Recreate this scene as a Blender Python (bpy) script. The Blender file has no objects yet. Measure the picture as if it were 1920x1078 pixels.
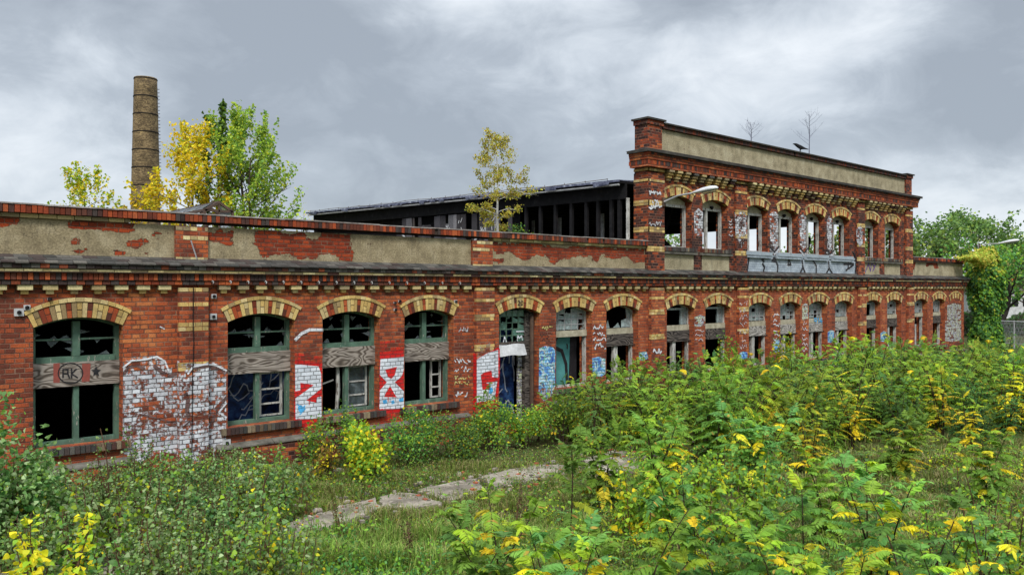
import bpy, bmesh, math, random
import numpy as np
from mathutils import Vector, Matrix
R = math.radians
scene = bpy.context.scene
# ------------------------------------------------------------------ camera
H, D, FPX = 3.4, 14.3, 1500.0
PHI = math.atan(1720 / FPX); CP, SP = math.cos(PHI), math.sin(PHI)
cam_d = bpy.data.cameras.new('camera'); cam = bpy.data.objects.new('camera', cam_d)
scene.collection.objects.link(cam); scene.camera = cam
cam.location = (0, -D, H); cam.rotation_euler = (R(90), 0, PHI - R(90))
cam_d.sensor_width = 36; cam_d.lens = FPX / 1920 * 36
cam_d.clip_start = 0.05; cam_d.clip_end = 3000
# ------------------------------------------------------------------ light
scene.view_settings.view_transform = 'Standard'; scene.view_settings.look = 'None'
scene.view_settings.gamma = 1; scene.view_settings.exposure = 1.12
CLX, CLY = 30.1, 2.0
SUN_EL, SUN_AZ = 48, 222          # azimuth counted from +y clockwise
world = bpy.data.worlds.new('World'); scene.world = world; world.use_nodes = True


def build_world():
    nt = world.node_tree; nt.nodes.clear(); L = nt.links.new
    def n(t): return nt.nodes.new(t)
    out = n('ShaderNodeOutputWorld')
    sky = n('ShaderNodeTexSky'); sky.sky_type = 'NISHITA'; sky.sun_disc = False
    sky.sun_elevation = R(SUN_EL); sky.sun_rotation = R(SUN_AZ)
    b1 = n('ShaderNodeBackground'); b1.inputs[1].default_value = 0.07; L(sky.outputs[0], b1.inputs[0])
    tc = n('ShaderNodeTexCoord'); sep = n('ShaderNodeSeparateXYZ'); L(tc.outputs['Generated'], sep.inputs[0])
    def m(op, a, b=None, c=None):
        q = n('ShaderNodeMath'); q.operation = op
        for i, v in enumerate((a, b, c)):
            if v is None: continue
            if hasattr(v, 'links'): L(v, q.inputs[i])
            else: q.inputs[i].default_value = v
        return q.outputs[0]
    zz = m('MAXIMUM', sep.outputs[2], 0.0)
    mp = n('ShaderNodeMapping'); mp.inputs['Location'].default_value = (CLX, CLY, 0.35); mp.inputs['Scale'].default_value = (1.0, 1.0, 1.8)
    L(tc.outputs['Generated'], mp.inputs[0])
    n1 = n('ShaderNodeTexNoise'); n1.inputs['Scale'].default_value = 2.7; n1.inputs['Detail'].default_value = 4
    n1.inputs['Roughness'].default_value = 0.45; n1.inputs['Distortion'].default_value = 0.25; L(mp.outputs[0], n1.inputs['Vector'])
    n2 = n('ShaderNodeTexNoise'); n2.inputs['Scale'].default_value = 8.5; n2.inputs['Detail'].default_value = 7; n2.inputs['Roughness'].default_value = 0.62
    n2.inputs['Distortion'].default_value = 0.4; L(mp.outputs[0], n2.inputs['Vector'])
    mixv = m('ADD', m('MULTIPLY', n1.outputs[0], 0.70), m('MULTIPLY', n2.outputs[0], 0.30))
    # a paler band low above the horizon
    low = m('MULTIPLY', m('SUBTRACT', 0.16, m('MINIMUM', zz, 0.16)), 0.48)
    v = m('ADD', mixv, low)
    cr = n('ShaderNodeValToRGB'); L(v, cr.inputs[0]); e = cr.color_ramp
    e.elements[0].position = 0.42; e.elements[0].color = (0.22, 0.248, 0.285, 1)
    e.elements[1].position = 0.72; e.elements[1].color = (0.60, 0.625, 0.65, 1)
    x = e.elements.new(0.50); x.color = (0.28, 0.312, 0.352, 1)
    x = e.elements.new(0.57); x.color = (0.385, 0.42, 0.46, 1)
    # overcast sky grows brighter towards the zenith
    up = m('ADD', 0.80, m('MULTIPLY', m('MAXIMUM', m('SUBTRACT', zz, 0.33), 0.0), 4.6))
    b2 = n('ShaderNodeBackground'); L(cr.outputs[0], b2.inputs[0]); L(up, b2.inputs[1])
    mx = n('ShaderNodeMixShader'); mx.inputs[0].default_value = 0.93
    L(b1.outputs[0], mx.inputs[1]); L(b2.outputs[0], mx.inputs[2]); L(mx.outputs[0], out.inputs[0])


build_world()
sun_d = bpy.data.lights.new('sun', 'SUN'); sun = bpy.data.objects.new('sun', sun_d); scene.collection.objects.link(sun)
sun_d.energy = 1.5; sun_d.angle = R(14); sun_d.color = (1.0, 0.965, 0.91)
sd = Vector((math.sin(R(SUN_AZ)) * math.cos(R(SUN_EL)), math.cos(R(SUN_AZ)) * math.cos(R(SUN_EL)), math.sin(R(SUN_EL))))
sun.rotation_euler = sd.to_track_quat('Z', 'Y').to_euler(); sun.location = (0, -30, 40)

# ------------------------------------------------------------------ helpers
def P(px, py, Y=0.0):
    """world point on the vertical plane y=Y that the survey pixel px,py (1920x1078) falls on"""
    u = (px - 960) / FPX; v = (538.5 - py) / FPX; t = (Y + D) / (SP - u * CP)
    return Vector((t * (CP + u * SP), Y, H + t * v))


def PD(px, depth, z=0.0):
    u = (px - 960) / FPX
    return Vector((depth * (CP + u * SP), -D + depth * (SP - u * CP), z))


def G(px, py):
    return PD(px, FPX * H / (py - 538.5))


def HT(py, depth): return H + (538.5 - py) * depth / FPX


def tag(o, label=None, cat=None, group=None, kind=None):
    if label: o['label'] = label
    if cat: o['category'] = cat
    if group: o['group'] = group
    if kind: o['kind'] = kind
    return o


def link(o, parent=None):
    scene.collection.objects.link(o)
    if parent: o.parent = parent
    return o


def empty(name, loc=(0, 0, 0), rz=0):
    o = bpy.data.objects.new(name, None); o.location = loc; o.rotation_euler = (0, 0, rz); o.empty_display_size = 0.2
    return link(o)


def copy_tree(o, parent=None):
    c = o.copy(); scene.collection.objects.link(c); c.parent = parent
    for ch in list(o.children): copy_tree(ch, c)
    return c


class MB:
    """collects polygons with a tint per face; build() links them as one mesh object"""
    def __init__(s): s.v = []; s.f = []; s.t = []; s.blocks = []; s.org = Vector((0, 0, 0))
    def face(s, pts, tint=(1, 1, 1)):
        b = len(s.v); s.v.extend([tuple(p) for p in pts]); s.f.append(tuple(range(b, b + len(pts)))); s.t.append(tint)
    def quadgrid(s, grid, tint=(1, 1, 1), close=False):
        b = len(s.v); nr, nc = len(grid), len(grid[0])
        for r in grid: s.v.extend([tuple(p) for p in r])
        for i in range(nr - 1):
            for j in range(nc if close else nc - 1):
                k = (j + 1) % nc
                s.f.append((b + i * nc + j, b + i * nc + k, b + (i + 1) * nc + k, b + (i + 1) * nc + j)); s.t.append(tint)
        return b
    def box(s, x0, x1, y0, y1, z0, z1, tint=(1, 1, 1)):
        c = [(x0, y0, z0), (x1, y0, z0), (x1, y1, z0), (x0, y1, z0), (x0, y0, z1), (x1, y0, z1), (x1, y1, z1), (x0, y1, z1)]
        b = len(s.v); s.v.extend(c)
        for q in ((0, 3, 2, 1), (4, 5, 6, 7), (0, 1, 5, 4), (1, 2, 6, 5), (2, 3, 7, 6), (3, 0, 4, 7)):
            s.f.append(tuple(b + i for i in q)); s.t.append(tint)
    def hexa(s, c, tint=(1, 1, 1)):
        b = len(s.v); s.v.extend([tuple(p) for p in c])
        for q in ((0, 3, 2, 1), (4, 5, 6, 7), (0, 1, 5, 4), (1, 2, 6, 5), (2, 3, 7, 6), (3, 0, 4, 7)):
            s.f.append(tuple(b + i for i in q)); s.t.append(tint)
    def bar(s, a, b_, w, h, tint=(1, 1, 1)):
        a = Vector(a); b_ = Vector(b_); d = (b_ - a).normalized()
        up = Vector((0, 0, 1)) if abs(d.z) < 0.95 else Vector((0, 1, 0))
        sx = d.cross(up).normalized() * w / 2; sz = sx.cross(d).normalized() * h / 2
        s.hexa([a - sx - sz, a + sx - sz, b_ + sx - sz, b_ - sx - sz, a - sx + sz, a + sx + sz, b_ + sx + sz, b_ - sx + sz], tint)
    def tube(s, pts, rad, n=6, tint=(1, 1, 1), cap=True):
        pts = [Vector(p) for p in pts]; g = []
        if not hasattr(rad, '__len__'): rad = [rad] * len(pts)
        for i, p in enumerate(pts):
            d = (pts[min(i + 1, len(pts) - 1)] - pts[max(i - 1, 0)])
            d = d.normalized() if d.length > 1e-9 else Vector((0, 0, 1))
            a = d.cross(Vector((0.13, 0.27, 0.95)) if abs(d.z) < 0.9 else Vector((1, 0, 0))).normalized(); b_ = d.cross(a)
            g.append([p + (a * math.cos(2 * math.pi * k / n) + b_ * math.sin(2 * math.pi * k / n)) * rad[i] for k in range(n)])
        b0 = s.quadgrid(g, tint, close=True)
        if cap:
            s.f.append(tuple(b0 + k for k in range(n))); s.t.append(tint)
            e = b0 + (len(pts) - 1) * n; s.f.append(tuple(e + k for k in range(n))); s.t.append(tint)
    def lathe(s, prof, c, n=24, tint=(1, 1, 1)):
        g = [[(c[0] + r * math.cos(2 * math.pi * k / n), c[1] + r * math.sin(2 * math.pi * k / n), c[2] + z) for k in range(n)] for r, z in prof]
        s.quadgrid(g, tint, close=True)
    def leaves(s, B, d, nrm, Ln, W, tint, shape, curve=0.0):
        """many flat leaves at once (numpy)"""
        B = np.asarray(B, float); d = np.asarray(d, float); nrm = np.asarray(nrm, float)
        d = d / (np.linalg.norm(d, axis=1, keepdims=True) + 1e-9)
        sd_ = np.cross(nrm, d); sd_ /= (np.linalg.norm(sd_, axis=1, keepdims=True) + 1e-9); nn = np.cross(d, sd_)
        Ln = np.broadcast_to(np.asarray(Ln, float), (len(B),)); W = np.broadcast_to(np.asarray(W, float), (len(B),))
        T = np.asarray(shape, float)
        V = B[:, None, :] + d[:, None, :] * (Ln[:, None, None] * T[None, :, 0:1]) + sd_[:, None, :] * (W[:, None, None] * T[None, :, 1:2]) \
            - nn[:, None, :] * (Ln[:, None, None] * curve * T[None, :, 0:1] ** 2) + nn[:, None, :] * (W[:, None, None] * 0.35 * np.abs(T[None, :, 1:2]))
        s.blocks.append((V, np.asarray(tint, float)))
    def build(s, name, mat, parent=None, org=None, smooth=False, uv=True):
        org = Vector(org) if org is not None else Vector((0, 0, 0))
        co = [np.array(s.v, float).reshape(-1, 3)]; lo = [np.array([i for f in s.f for i in f], np.int64)]
        cnt = [np.array([len(f) for f in s.f], np.int64)]; tn = [np.array(s.t, float).reshape(-1, 3)]; base = len(s.v)
        for V, t in s.blocks:
            N, k = V.shape[:2]; co.append(V.reshape(-1, 3)); lo.append(np.arange(N * k) + base); cnt.append(np.full(N, k)); tn.append(t); base += N * k
        co = np.concatenate(co); lo = np.concatenate(lo); cnt = np.concatenate(cnt); tn = np.concatenate(tn)
        me = bpy.data.meshes.new(name); me.vertices.add(len(co)); me.vertices.foreach_set('co', (co - np.array(org)).ravel())
        me.loops.add(len(lo)); me.loops.foreach_set('vertex_index', lo.astype(np.int32))
        me.polygons.add(len(cnt)); st = np.concatenate([[0], np.cumsum(cnt)[:-1]]); me.polygons.foreach_set('loop_start', st.astype(np.int32))
        try: me.polygons.foreach_set('loop_total', cnt.astype(np.int32))
        except Exception: pass
        me.update(calc_edges=True)
        a = me.attributes.new('tint', 'FLOAT_COLOR', 'FACE'); c4 = np.ones((len(cnt), 4)); c4[:, :3] = tn; a.data.foreach_set('color', c4.ravel())
        if uv:
            nv = np.zeros(len(cnt) * 3); me.polygons.foreach_get('normal', nv); nv = np.abs(nv.reshape(-1, 3))
            nf = np.repeat(nv, cnt, axis=0); p = co[lo]
            u = np.where(nf[:, 0] > np.maximum(nf[:, 1], nf[:, 2]), p[:, 1], p[:, 0]); w = np.where(nf[:, 2] > np.maximum(nf[:, 0], nf[:, 1]), p[:, 1], p[:, 2])
            ul = me.uv_layers.new(name='UVMap'); ul.data.foreach_set('uv', np.stack([u, w], 1).ravel())
        me.polygons.foreach_set('use_smooth', np.full(len(cnt), bool(smooth)))
        if mat: me.materials.append(mat)
        me.validate(); me.update()
        o = bpy.data.objects.new(name, me); o.location = (0, 0, 0) if parent else tuple(org)
        return link(o, parent)


# ------------------------------------------------------------------ materials
class NT:
    def __init__(s, name):
        s.mt = bpy.data.materials.new(name); s.mt.use_nodes = True; s.t = s.mt.node_tree; s.t.nodes.clear()
        s.out = s.n('ShaderNodeOutputMaterial')
    def n(s, t): return s.t.nodes.new(t)
    def L(s, a, b): s.t.links.new(a, b)
    def put(s, v, sock):
        if hasattr(v, 'links'): s.L(v, sock)
        else:
            try: sock.default_value = v
            except Exception: sock.default_value = (*v, 1)
    def m(s, op, a, b=None, c=None):
        q = s.n('ShaderNodeMath'); q.operation = op
        for i, v in enumerate((a, b, c)):
            if v is not None: s.put(v, q.inputs[i])
        return q.outputs[0]
    def noise(s, vec, scale, detail=3, rough=0.5, col=False, dist=0):
        q = s.n('ShaderNodeTexNoise'); q.inputs['Scale'].default_value = scale; q.inputs['Detail'].default_value = detail
        q.inputs['Roughness'].default_value = rough; q.inputs['Distortion'].default_value = dist
        if vec is not None: s.L(vec, q.inputs['Vector'])
        return q.outputs[1 if col else 0]
    def ramp(s, v, stops, interp='LINEAR'):
        q = s.n('ShaderNodeValToRGB'); s.L(v, q.inputs[0]); e = q.color_ramp; e.interpolation = interp
        while len(e.elements) < len(stops): e.elements.new(0.5)
        for el, (p, c) in zip(e.elements, stops):
            el.position = p; el.color = (*c, 1) if hasattr(c, '__len__') else (c, c, c, 1)
        return q.outputs[0]
    def step(s, v, a, b): return s.ramp(v, [(a, 0.0), (b, 1.0)])
    def mix(s, f, a, b, mode='MIX'):
        q = s.n('ShaderNodeMix'); q.data_type = 'RGBA'; q.blend_type = mode
        s.put(f, q.inputs[0]); s.put(a, q.inputs[6]); s.put(b, q.inputs[7]); return q.outputs[2]
    def attr(s, name='tint'):
        q = s.n('ShaderNodeAttribute'); q.attribute_name = name; return q.outputs['Color']
    def uv(s): return s.n('ShaderNodeTexCoord').outputs['UV']
    def pos(s): return s.n('ShaderNodeNewGeometry').outputs['Position']
    def bump(s, h, strength=0.5, dist=0.02):
        q = s.n('ShaderNodeBump'); q.inputs['Strength'].default_value = strength; q.inputs['Distance'].default_value = dist
        s.L(h, q.inputs['Height']); return q.outputs[0]
    def bsdf(s, col, rough=0.85, nrm=None, spec=0.25, metal=0.0, alpha=None):
        q = s.n('ShaderNodeBsdfPrincipled'); s.put(col, q.inputs['Base Color']); s.put(rough, q.inputs['Roughness'])
        q.inputs['Specular IOR Level'].default_value = spec; q.inputs['Metallic'].default_value = metal
        if nrm is not None: s.L(nrm, q.inputs['Normal'])
        if alpha is not None: s.put(alpha, q.inputs['Alpha'])
        return q.outputs[0]
    def done(s, sh): s.L(sh, s.out.inputs[0]); return s.mt


RW, RH, MJ = 0.26, 0.077, 0.011


def brick_cells(t, vec):
    """cross bond: a course of stretchers, a course of headers; returns mortar mask (1 = brick), random per brick, brick colour vector"""
    sp = t.n('ShaderNodeSeparateXYZ'); t.L(vec, sp.inputs[0]); u, v = sp.outputs[0], sp.outputs[1]
    u = t.m('ADD', u, 50.0)
    row = t.m('FLOOR', t.m('DIVIDE', v, RH)); par = t.m('MODULO', t.m('ADD', row, 1000.0), 2.0)
    half = t.m('MODULO', t.m('ADD', t.m('FLOOR', t.m('MULTIPLY', row, 0.5)), 1000.0), 2.0)
    w = t.m('SUBTRACT', RW, t.m('MULTIPLY', par, RW / 2))
    off = t.m('ADD', t.m('MULTIPLY', par, RW / 4), t.m('MULTIPLY', half, RW / 2))
    uu = t.m('DIVIDE', t.m('ADD', u, off), w); cell = t.m('FLOOR', uu)
    fu = t.m('MULTIPLY', t.m('FRACT', uu), w); fv = t.m('MULTIPLY', t.m('FRACT', t.m('DIVIDE', v, RH)), RH)
    du = t.m('MINIMUM', fu, t.m('SUBTRACT', w, fu)); dv = t.m('MINIMUM', fv, t.m('SUBTRACT', RH, fv))
    wob = t.m('MULTIPLY', t.m('SUBTRACT', t.noise(vec, 28, 2), 0.5), 0.008)
    d = t.m('ADD', t.m('MINIMUM', du, dv), wob)
    mask = t.n('ShaderNodeMapRange'); mask.inputs[1].default_value = MJ * 0.36; mask.inputs[2].default_value = MJ * 0.85
    t.L(d, mask.inputs[0])
    c = t.n('ShaderNodeCombineXYZ'); t.L(cell, c.inputs[0]); t.L(row, c.inputs[1])
    wn = t.n('ShaderNodeTexWhiteNoise'); wn.noise_dimensions = '3D'; t.L(c.outputs[0], wn.inputs['Vector'])
    return mask.outputs[0], wn.outputs['Value'], wn.outputs['Color']


def brick_base(t, vec, style='red'):
    mask, rnd, rc = brick_cells(t, vec)
    if style == 'dark':
        st = [(0.0, (0.030, 0.014, 0.012)), (0.25, (0.065, 0.022, 0.016)), (0.45, (0.145, 0.030, 0.014)), (0.66, (0.24, 0.045, 0.016)), (0.84, (0.34, 0.070, 0.020)), (1.0, (0.45, 0.12, 0.035))]
    elif style == 'panel':
        st = [(0.0, (0.17, 0.030, 0.014)), (0.4, (0.29, 0.045, 0.017)), (0.8, (0.38, 0.065, 0.020)), (1.0, (0.16, 0.035, 0.02))]
    else:
        st = [(0.0, (0.14, 0.034, 0.018)), (0.12, (0.23, 0.050, 0.021)), (0.35, (0.30, 0.062, 0.023)), (0.65, (0.37, 0.080, 0.026)), (0.87, (0.44, 0.112, 0.034)), (1.0, (0.50, 0.16, 0.052))]
    # grime makes whole patches of wall tend to the darker bricks
    big = t.noise(vec, 0.55, 5, 0.6); r2 = t.m('ADD', rnd, t.m('MULTIPLY', t.m('SUBTRACT', big, 0.53), 2.4))
    r2 = t.m('MINIMUM', t.m('MAXIMUM', r2, 0.0), 1.0)
    col = t.ramp(r2, st)
    fine = t.noise(vec, 55, 4, 0.7)
    col = t.mix(0.85, col, t.ramp(fine, [(0.3, 0.34), (0.68, 1.5)]), 'MULTIPLY')
    med = t.noise(vec, 7, 4, 0.6)
    col = t.mix(t.step(med, 0.56, 0.78), col, (0.10, 0.030, 0.018))
    mort = t.ramp(t.noise(vec, 3.1, 4), [(0.35, (0.075, 0.040, 0.028)), (0.55, (0.20, 0.10, 0.065)), (0.75, (0.32, 0.21, 0.14))])
    col = t.mix(mask, mort, col)
    mps = t.n('ShaderNodeMapping'); mps.inputs['Scale'].default_value = (3.2, 0.35, 1); t.L(vec, mps.inputs[0])
    run_ = t.step(t.noise(mps.outputs[0], 1.5, 5, 0.65), 0.50, 0.72); soot = t.step(t.noise(vec, 0.8, 6, 0.7), 0.50, 0.68)
    col = t.mix(t.m('MULTIPLY', run_, 0.38), col, (0.07, 0.026, 0.018)); col = t.mix(t.m('MULTIPLY', soot, 0.32), col, (0.045, 0.024, 0.02))
    # lime bloom and chips
    sp = t.step(t.noise(vec, 19, 3, 0.65), 0.70, 0.74); col = t.mix(t.m('MULTIPLY', sp, 0.55), col, (0.42, 0.37, 0.32))
    hgt = t.m('ADD', mask, t.m('MULTIPLY', fine, 0.35))
    return col, mask, rnd, rc, hgt


def mat_brick(name, style='red'):
    t = NT(name); vec = t.uv(); col, mask, rnd, rc, h = brick_base(t, vec, style)
    return t.done(t.bsdf(col, 0.88, t.bump(h, 0.8, 0.014)))


def mat_painted(name, cols, wear=0.5, joint=0.4, multi=0, soft=0.03, shed=0.0):
    """paint over brickwork: worn away by noise and by brick, joints show; transparent where gone"""
    t = NT(name); vec = t.uv(); mask, rnd, rc = brick_cells(t, vec)
    if multi:
        n1 = t.noise(vec, multi, 4, 0.55, dist=1.2); col = t.ramp(n1, cols, 'CONSTANT' if len(cols) > 4 else 'LINEAR')
    else:
        col = t.ramp(t.noise(vec, 3.5, 4, 0.6), cols)
    col = t.mix(0.6, col, t.ramp(rnd, [(0, 0.72), (1, 1.08)]), 'MULTIPLY')
    col = t.mix(0.5, col, t.ramp(t.noise(vec, 40, 3, 0.7), [(0.3, 0.6), (0.7, 1.2)]), 'MULTIPLY')
    mcol = t.mix(1 - joint, col, (0.05, 0.04, 0.038)); col = t.mix(mask, mcol, col)
    wn = t.m('ADD', t.m('MULTIPLY', t.noise(vec, 13, 5, 0.7), 0.6), t.m('MULTIPLY', t.noise(vec, 2.2, 4, 0.6), 0.4))
    wn = t.m('ADD', wn, t.m('MULTIPLY', t.m('SUBTRACT', rnd, 0.5), 0.14))
    wn = t.m('SUBTRACT', wn, t.m('MULTIPLY', t.m('GREATER_THAN', rnd, 1.0 - shed), 0.12))
    a = t.ramp(wn, [(wear - soft, 0.0), (wear, 1.0)])
    return t.done(t.bsdf(col, 0.6, t.bump(mask, 0.8, 0.012), alpha=a))


def mat_single(name, rough=0.88, fs=50, amt=0.9, bumpd=0.006, spec=0.2):
    """solid whose colour is the tint of each face, weathered"""
    t = NT(name); vec = t.pos(); c = t.attr()
    f = t.noise(vec, fs, 4, 0.7)
    c = t.mix(amt, c, t.ramp(f, [(0.25, 0.5), (0.72, 1.3)]), 'MULTIPLY')
    g = t.noise(vec, 1.3, 5, 0.65); c = t.mix(t.m('MULTIPLY', t.step(g, 0.52, 0.72), 0.65), c, (0.035, 0.026, 0.022))
    return t.done(t.bsdf(c, rough, t.bump(f, 0.6, bumpd), spec))


def mat_plain(name, stops, scale=4, rough=0.85, bumpd=0.01, bscale=30, spec=0.2, metal=0.0, obj=False):
    t = NT(name); vec = t.pos() if not obj else t.n('ShaderNodeTexCoord').outputs['Object']
    col = t.ramp(t.noise(vec, scale, 6, 0.62), stops); f = t.noise(vec, bscale, 5, 0.7)
    col = t.mix(0.5, col, t.ramp(f, [(0.3, 0.6), (0.7, 1.25)]), 'MULTIPLY')
    return t.done(t.bsdf(col, rough, t.bump(f, 0.6, bumpd), spec, metal))


def mat_leaf(name, rough=0.6, trans=0.42):
    t = NT(name); c = t.attr(); oi = t.n('ShaderNodeObjectInfo')
    hs = t.n('ShaderNodeHueSaturation'); t.L(c, hs.inputs['Color'])
    t.L(t.m('ADD', 0.485, t.m('MULTIPLY', oi.outputs['Random'], 0.03)), hs.inputs['Hue'])
    t.L(t.m('ADD', 0.72, t.m('MULTIPLY', oi.outputs['Random'], 0.5)), hs.inputs['Value']); c = hs.outputs[0]
    b = t.bsdf(c, rough, None, 0.25); tr = t.n('ShaderNodeBsdfTranslucent'); t.L(c, tr.inputs[0])
    mx = t.n('ShaderNodeMixShader'); mx.inputs[0].default_value = trans; t.L(b, mx.inputs[1]); t.L(tr.outputs[0], mx.inputs[2])
    return t.done(mx.outputs[0])


def mat_plaster(name, c0, c1, c2):
    """render coat over brick; the coat is missing where the mesh attribute 'bare' says so"""
    t = NT(name); vec = t.uv(); col, mask, rnd, rc, h = brick_base(t, vec, 'panel')
    n = t.noise(vec, 2.6, 6, 0.65); p = t.ramp(n, [(0.3, c0), (0.5, c1), (0.72, c2)])
    f = t.noise(vec, 34, 5, 0.75); p = t.mix(0.9, p, t.ramp(f, [(0.3, 0.38), (0.68, 1.45)]), 'MULTIPLY')
    pk = t.step(t.noise(vec, 15, 4, 0.7), 0.66, 0.69); p = t.mix(t.m('MULTIPLY', pk, 0.7), p, (0.075, 0.058, 0.042))
    # rain streaks from the coping
    mp = t.n('ShaderNodeMapping'); mp.inputs['Scale'].default_value = (5, 0.5, 1); t.L(vec, mp.inputs[0])
    p = t.mix(t.m('MULTIPLY', t.step(t.noise(mp.outputs[0], 1.6, 4, 0.6), 0.55, 0.8), 0.5), p, (0.07, 0.06, 0.05))
    # cracks
    vo = t.n('ShaderNodeTexVoronoi'); vo.feature = 'DISTANCE_TO_EDGE'; vo.inputs['Scale'].default_value = 3.0
    wv = t.n('ShaderNodeVectorMath'); wv.operation = 'ADD'; t.L(vec, wv.inputs[0])
    nv = t.n('ShaderNodeVectorMath'); nv.operation = 'SCALE'; t.L(t.noise(vec, 5, 4, col=True), nv.inputs[0]); nv.inputs['Scale'].default_value = 0.25
    t.L(nv.outputs[0], wv.inputs[1]); t.L(wv.outputs[0], vo.inputs['Vector'])
    crack = t.m('MULTIPLY', t.ramp(vo.outputs['Distance'], [(0.0, 1.0), (0.012, 0.0)]), t.step(t.noise(vec, 1.1, 2), 0.5, 0.6))
    p = t.mix(t.m('MULTIPLY', crack, 0.75), p, (0.04, 0.032, 0.026))
    a = t.attr('bare'); sp = t.n('ShaderNodeSeparateColor'); t.L(a, sp.inputs[0])
    e = t.m('ADD', sp.outputs[0], t.m('MULTIPLY', t.m('SUBTRACT', t.noise(vec, 8, 6, 0.72), 0.5), 1.5))
    e = t.m('ADD', e, t.m('MULTIPLY', t.m('SUBTRACT', rnd, 0.5), 0.62))
    bare = t.ramp(e, [(0.49, 0.0), (0.51, 1.0)])
    edge = t.ramp(e, [(0.41, 0.0), (0.46, 0.25), (0.497, 0.85), (0.51, 0.5), (0.54, 0.0)])  # dark line painted into the colour to suggest the coat's shaded thickness
    c = t.mix(edge, t.mix(bare, p, col), (0.05, 0.035, 0.028))
    hh = t.m('ADD', t.m('MULTIPLY', t.m('SUBTRACT', 1.0, bare), 1.6), t.m('MULTIPLY', t.m('ADD', t.m('MULTIPLY', f, 0.6), t.m('MULTIPLY', h, bare)), 0.5))
    return t.done(t.bsdf(c, 0.93, t.bump(hh, 1.0, 0.035), 0.15))


def mat_board(name, dark=(0.035, 0.026, 0.02), mid=(0.16, 0.125, 0.10), light=(0.33, 0.28, 0.24)):
    t = NT(name); uv_ = t.uv(); oi = t.n('ShaderNodeObjectInfo'); ad = t.n('ShaderNodeVectorMath'); ad.operation = 'ADD'; t.L(uv_, ad.inputs[0])
    cb = t.n('ShaderNodeCombineXYZ'); t.L(t.m('MULTIPLY', oi.outputs['Random'], 37.0), cb.inputs[0]); t.L(t.m('MULTIPLY', oi.outputs['Random'], 91.0), cb.inputs[1]); t.L(cb.outputs[0], ad.inputs[1]); vec = ad.outputs[0]
    mp = t.n('ShaderNodeMapping'); mp.inputs['Scale'].default_value = (0.9, 3.4, 1); t.L(vec, mp.inputs[0])
    nz = t.noise(mp.outputs[0], 1.35, 2, 0.4, dist=0.6)
    ring = t.m('SINE', t.m('MULTIPLY', nz, 75.0)); ring = t.m('MULTIPLY', t.m('ADD', ring, 1.0), 0.5)
    col = t.ramp(ring, [(0.0, dark), (0.35, mid), (0.8, light)])
    mp2 = t.n('ShaderNodeMapping'); mp2.inputs['Scale'].default_value = (3, 60, 1); t.L(vec, mp2.inputs[0])
    col = t.mix(0.6, col, t.ramp(t.noise(mp2.outputs[0], 2, 3), [(0.3, 0.55), (0.7, 1.2)]), 'MULTIPLY')
    col = t.mix(t.m('MULTIPLY', t.step(t.noise(vec, 2.3, 4), 0.5, 0.7), 0.5), col, (0.06, 0.05, 0.045))
    return t.done(t.bsdf(col, 0.85, t.bump(ring, 0.5, 0.006), 0.2))


def mat_flaking(name, paint, wood=(0.20, 0.17, 0.14), thr=0.56):
    t = NT(name); v = t.pos()
    mp = t.n('ShaderNodeMapping'); mp.inputs['Scale'].default_value = (3, 3, 0.6); t.L(v, mp.inputs[0])
    a = t.step(t.noise(mp.outputs[0], 9, 5, 0.7), thr, thr + 0.03)
    p = t.mix(0.7, paint, t.ramp(t.noise(v, 6, 4), [(0.3, 0.55), (0.7, 1.3)]), 'MULTIPLY')
    w = t.mix(0.8, wood, t.ramp(t.noise(mp.outputs[0], 40, 3), [(0.3, 0.35), (0.7, 1.4)]), 'MULTIPLY')
    return t.done(t.bsdf(t.mix(a, p, w), 0.7, t.bump(a, 0.6, 0.004), 0.25))


def mat_pane(name, c=(0.10, 0.12, 0.12), alpha=0.75):
    t = NT(name); v = t.uv()
    col = t.ramp(t.noise(v, 7, 5, 0.65, dist=1.0), [(0.3, tuple(x * 0.45 for x in c)), (0.55, c), (0.75, tuple(min(1, x * 2.0) for x in c))])
    return t.done(t.bsdf(col, 0.18, None, 0.6, alpha=alpha))


M = {}
M['brick'] = mat_brick('red_brickwork'); M['brick_dark'] = mat_brick('sooty_brickwork', 'dark')
M['brick_unit'] = mat_single('single_bricks')
M['mortar'] = mat_plain('dark_mortar', [(0.3, (0.03, 0.02, 0.017)), (0.7, (0.11, 0.07, 0.05))], 5)
M['plaster'] = mat_plaster('old_render', (0.17, 0.135, 0.08), (0.29, 0.235, 0.14), (0.42, 0.355, 0.23))
M['plaster_pale'] = mat_plaster('pale_render', (0.20, 0.17, 0.105), (0.34, 0.29, 0.185), (0.46, 0.41, 0.28))
M['tile'] = mat_single('cornice_tiles', 0.8, 30)
M['stone'] = mat_plain('grey_coping', [(0.3, (0.05, 0.045, 0.038)), (0.5, (0.12, 0.11, 0.09)), (0.75, (0.20, 0.19, 0.16))], 3)
M['stone_dark'] = mat_plain('sooty_coping', [(0.3, (0.02, 0.018, 0.017)), (0.55, (0.05, 0.045, 0.038)), (0.8, (0.10, 0.095, 0.08))], 3)
M['coping'] = mat_plain('pale_mortar_flashing', [(0.3, (0.13, 0.10, 0.09)), (0.7, (0.42, 0.38, 0.35))], 3)
M['green'] = mat_flaking('flaking_green_paint', (0.075, 0.135, 0.095), (0.30, 0.29, 0.24), 0.6)
M['white_wood'] = mat_flaking('flaking_white_paint', (0.40, 0.39, 0.36), (0.13, 0.11, 0.09), 0.56)
M['board'] = mat_board('weathered_board', (0.075, 0.058, 0.046), (0.19, 0.155, 0.125), (0.32, 0.275, 0.235)); M['board_dark'] = mat_board('sooty_board', (0.012, 0.01, 0.009), (0.05, 0.04, 0.035), (0.12, 0.10, 0.085))
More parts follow.
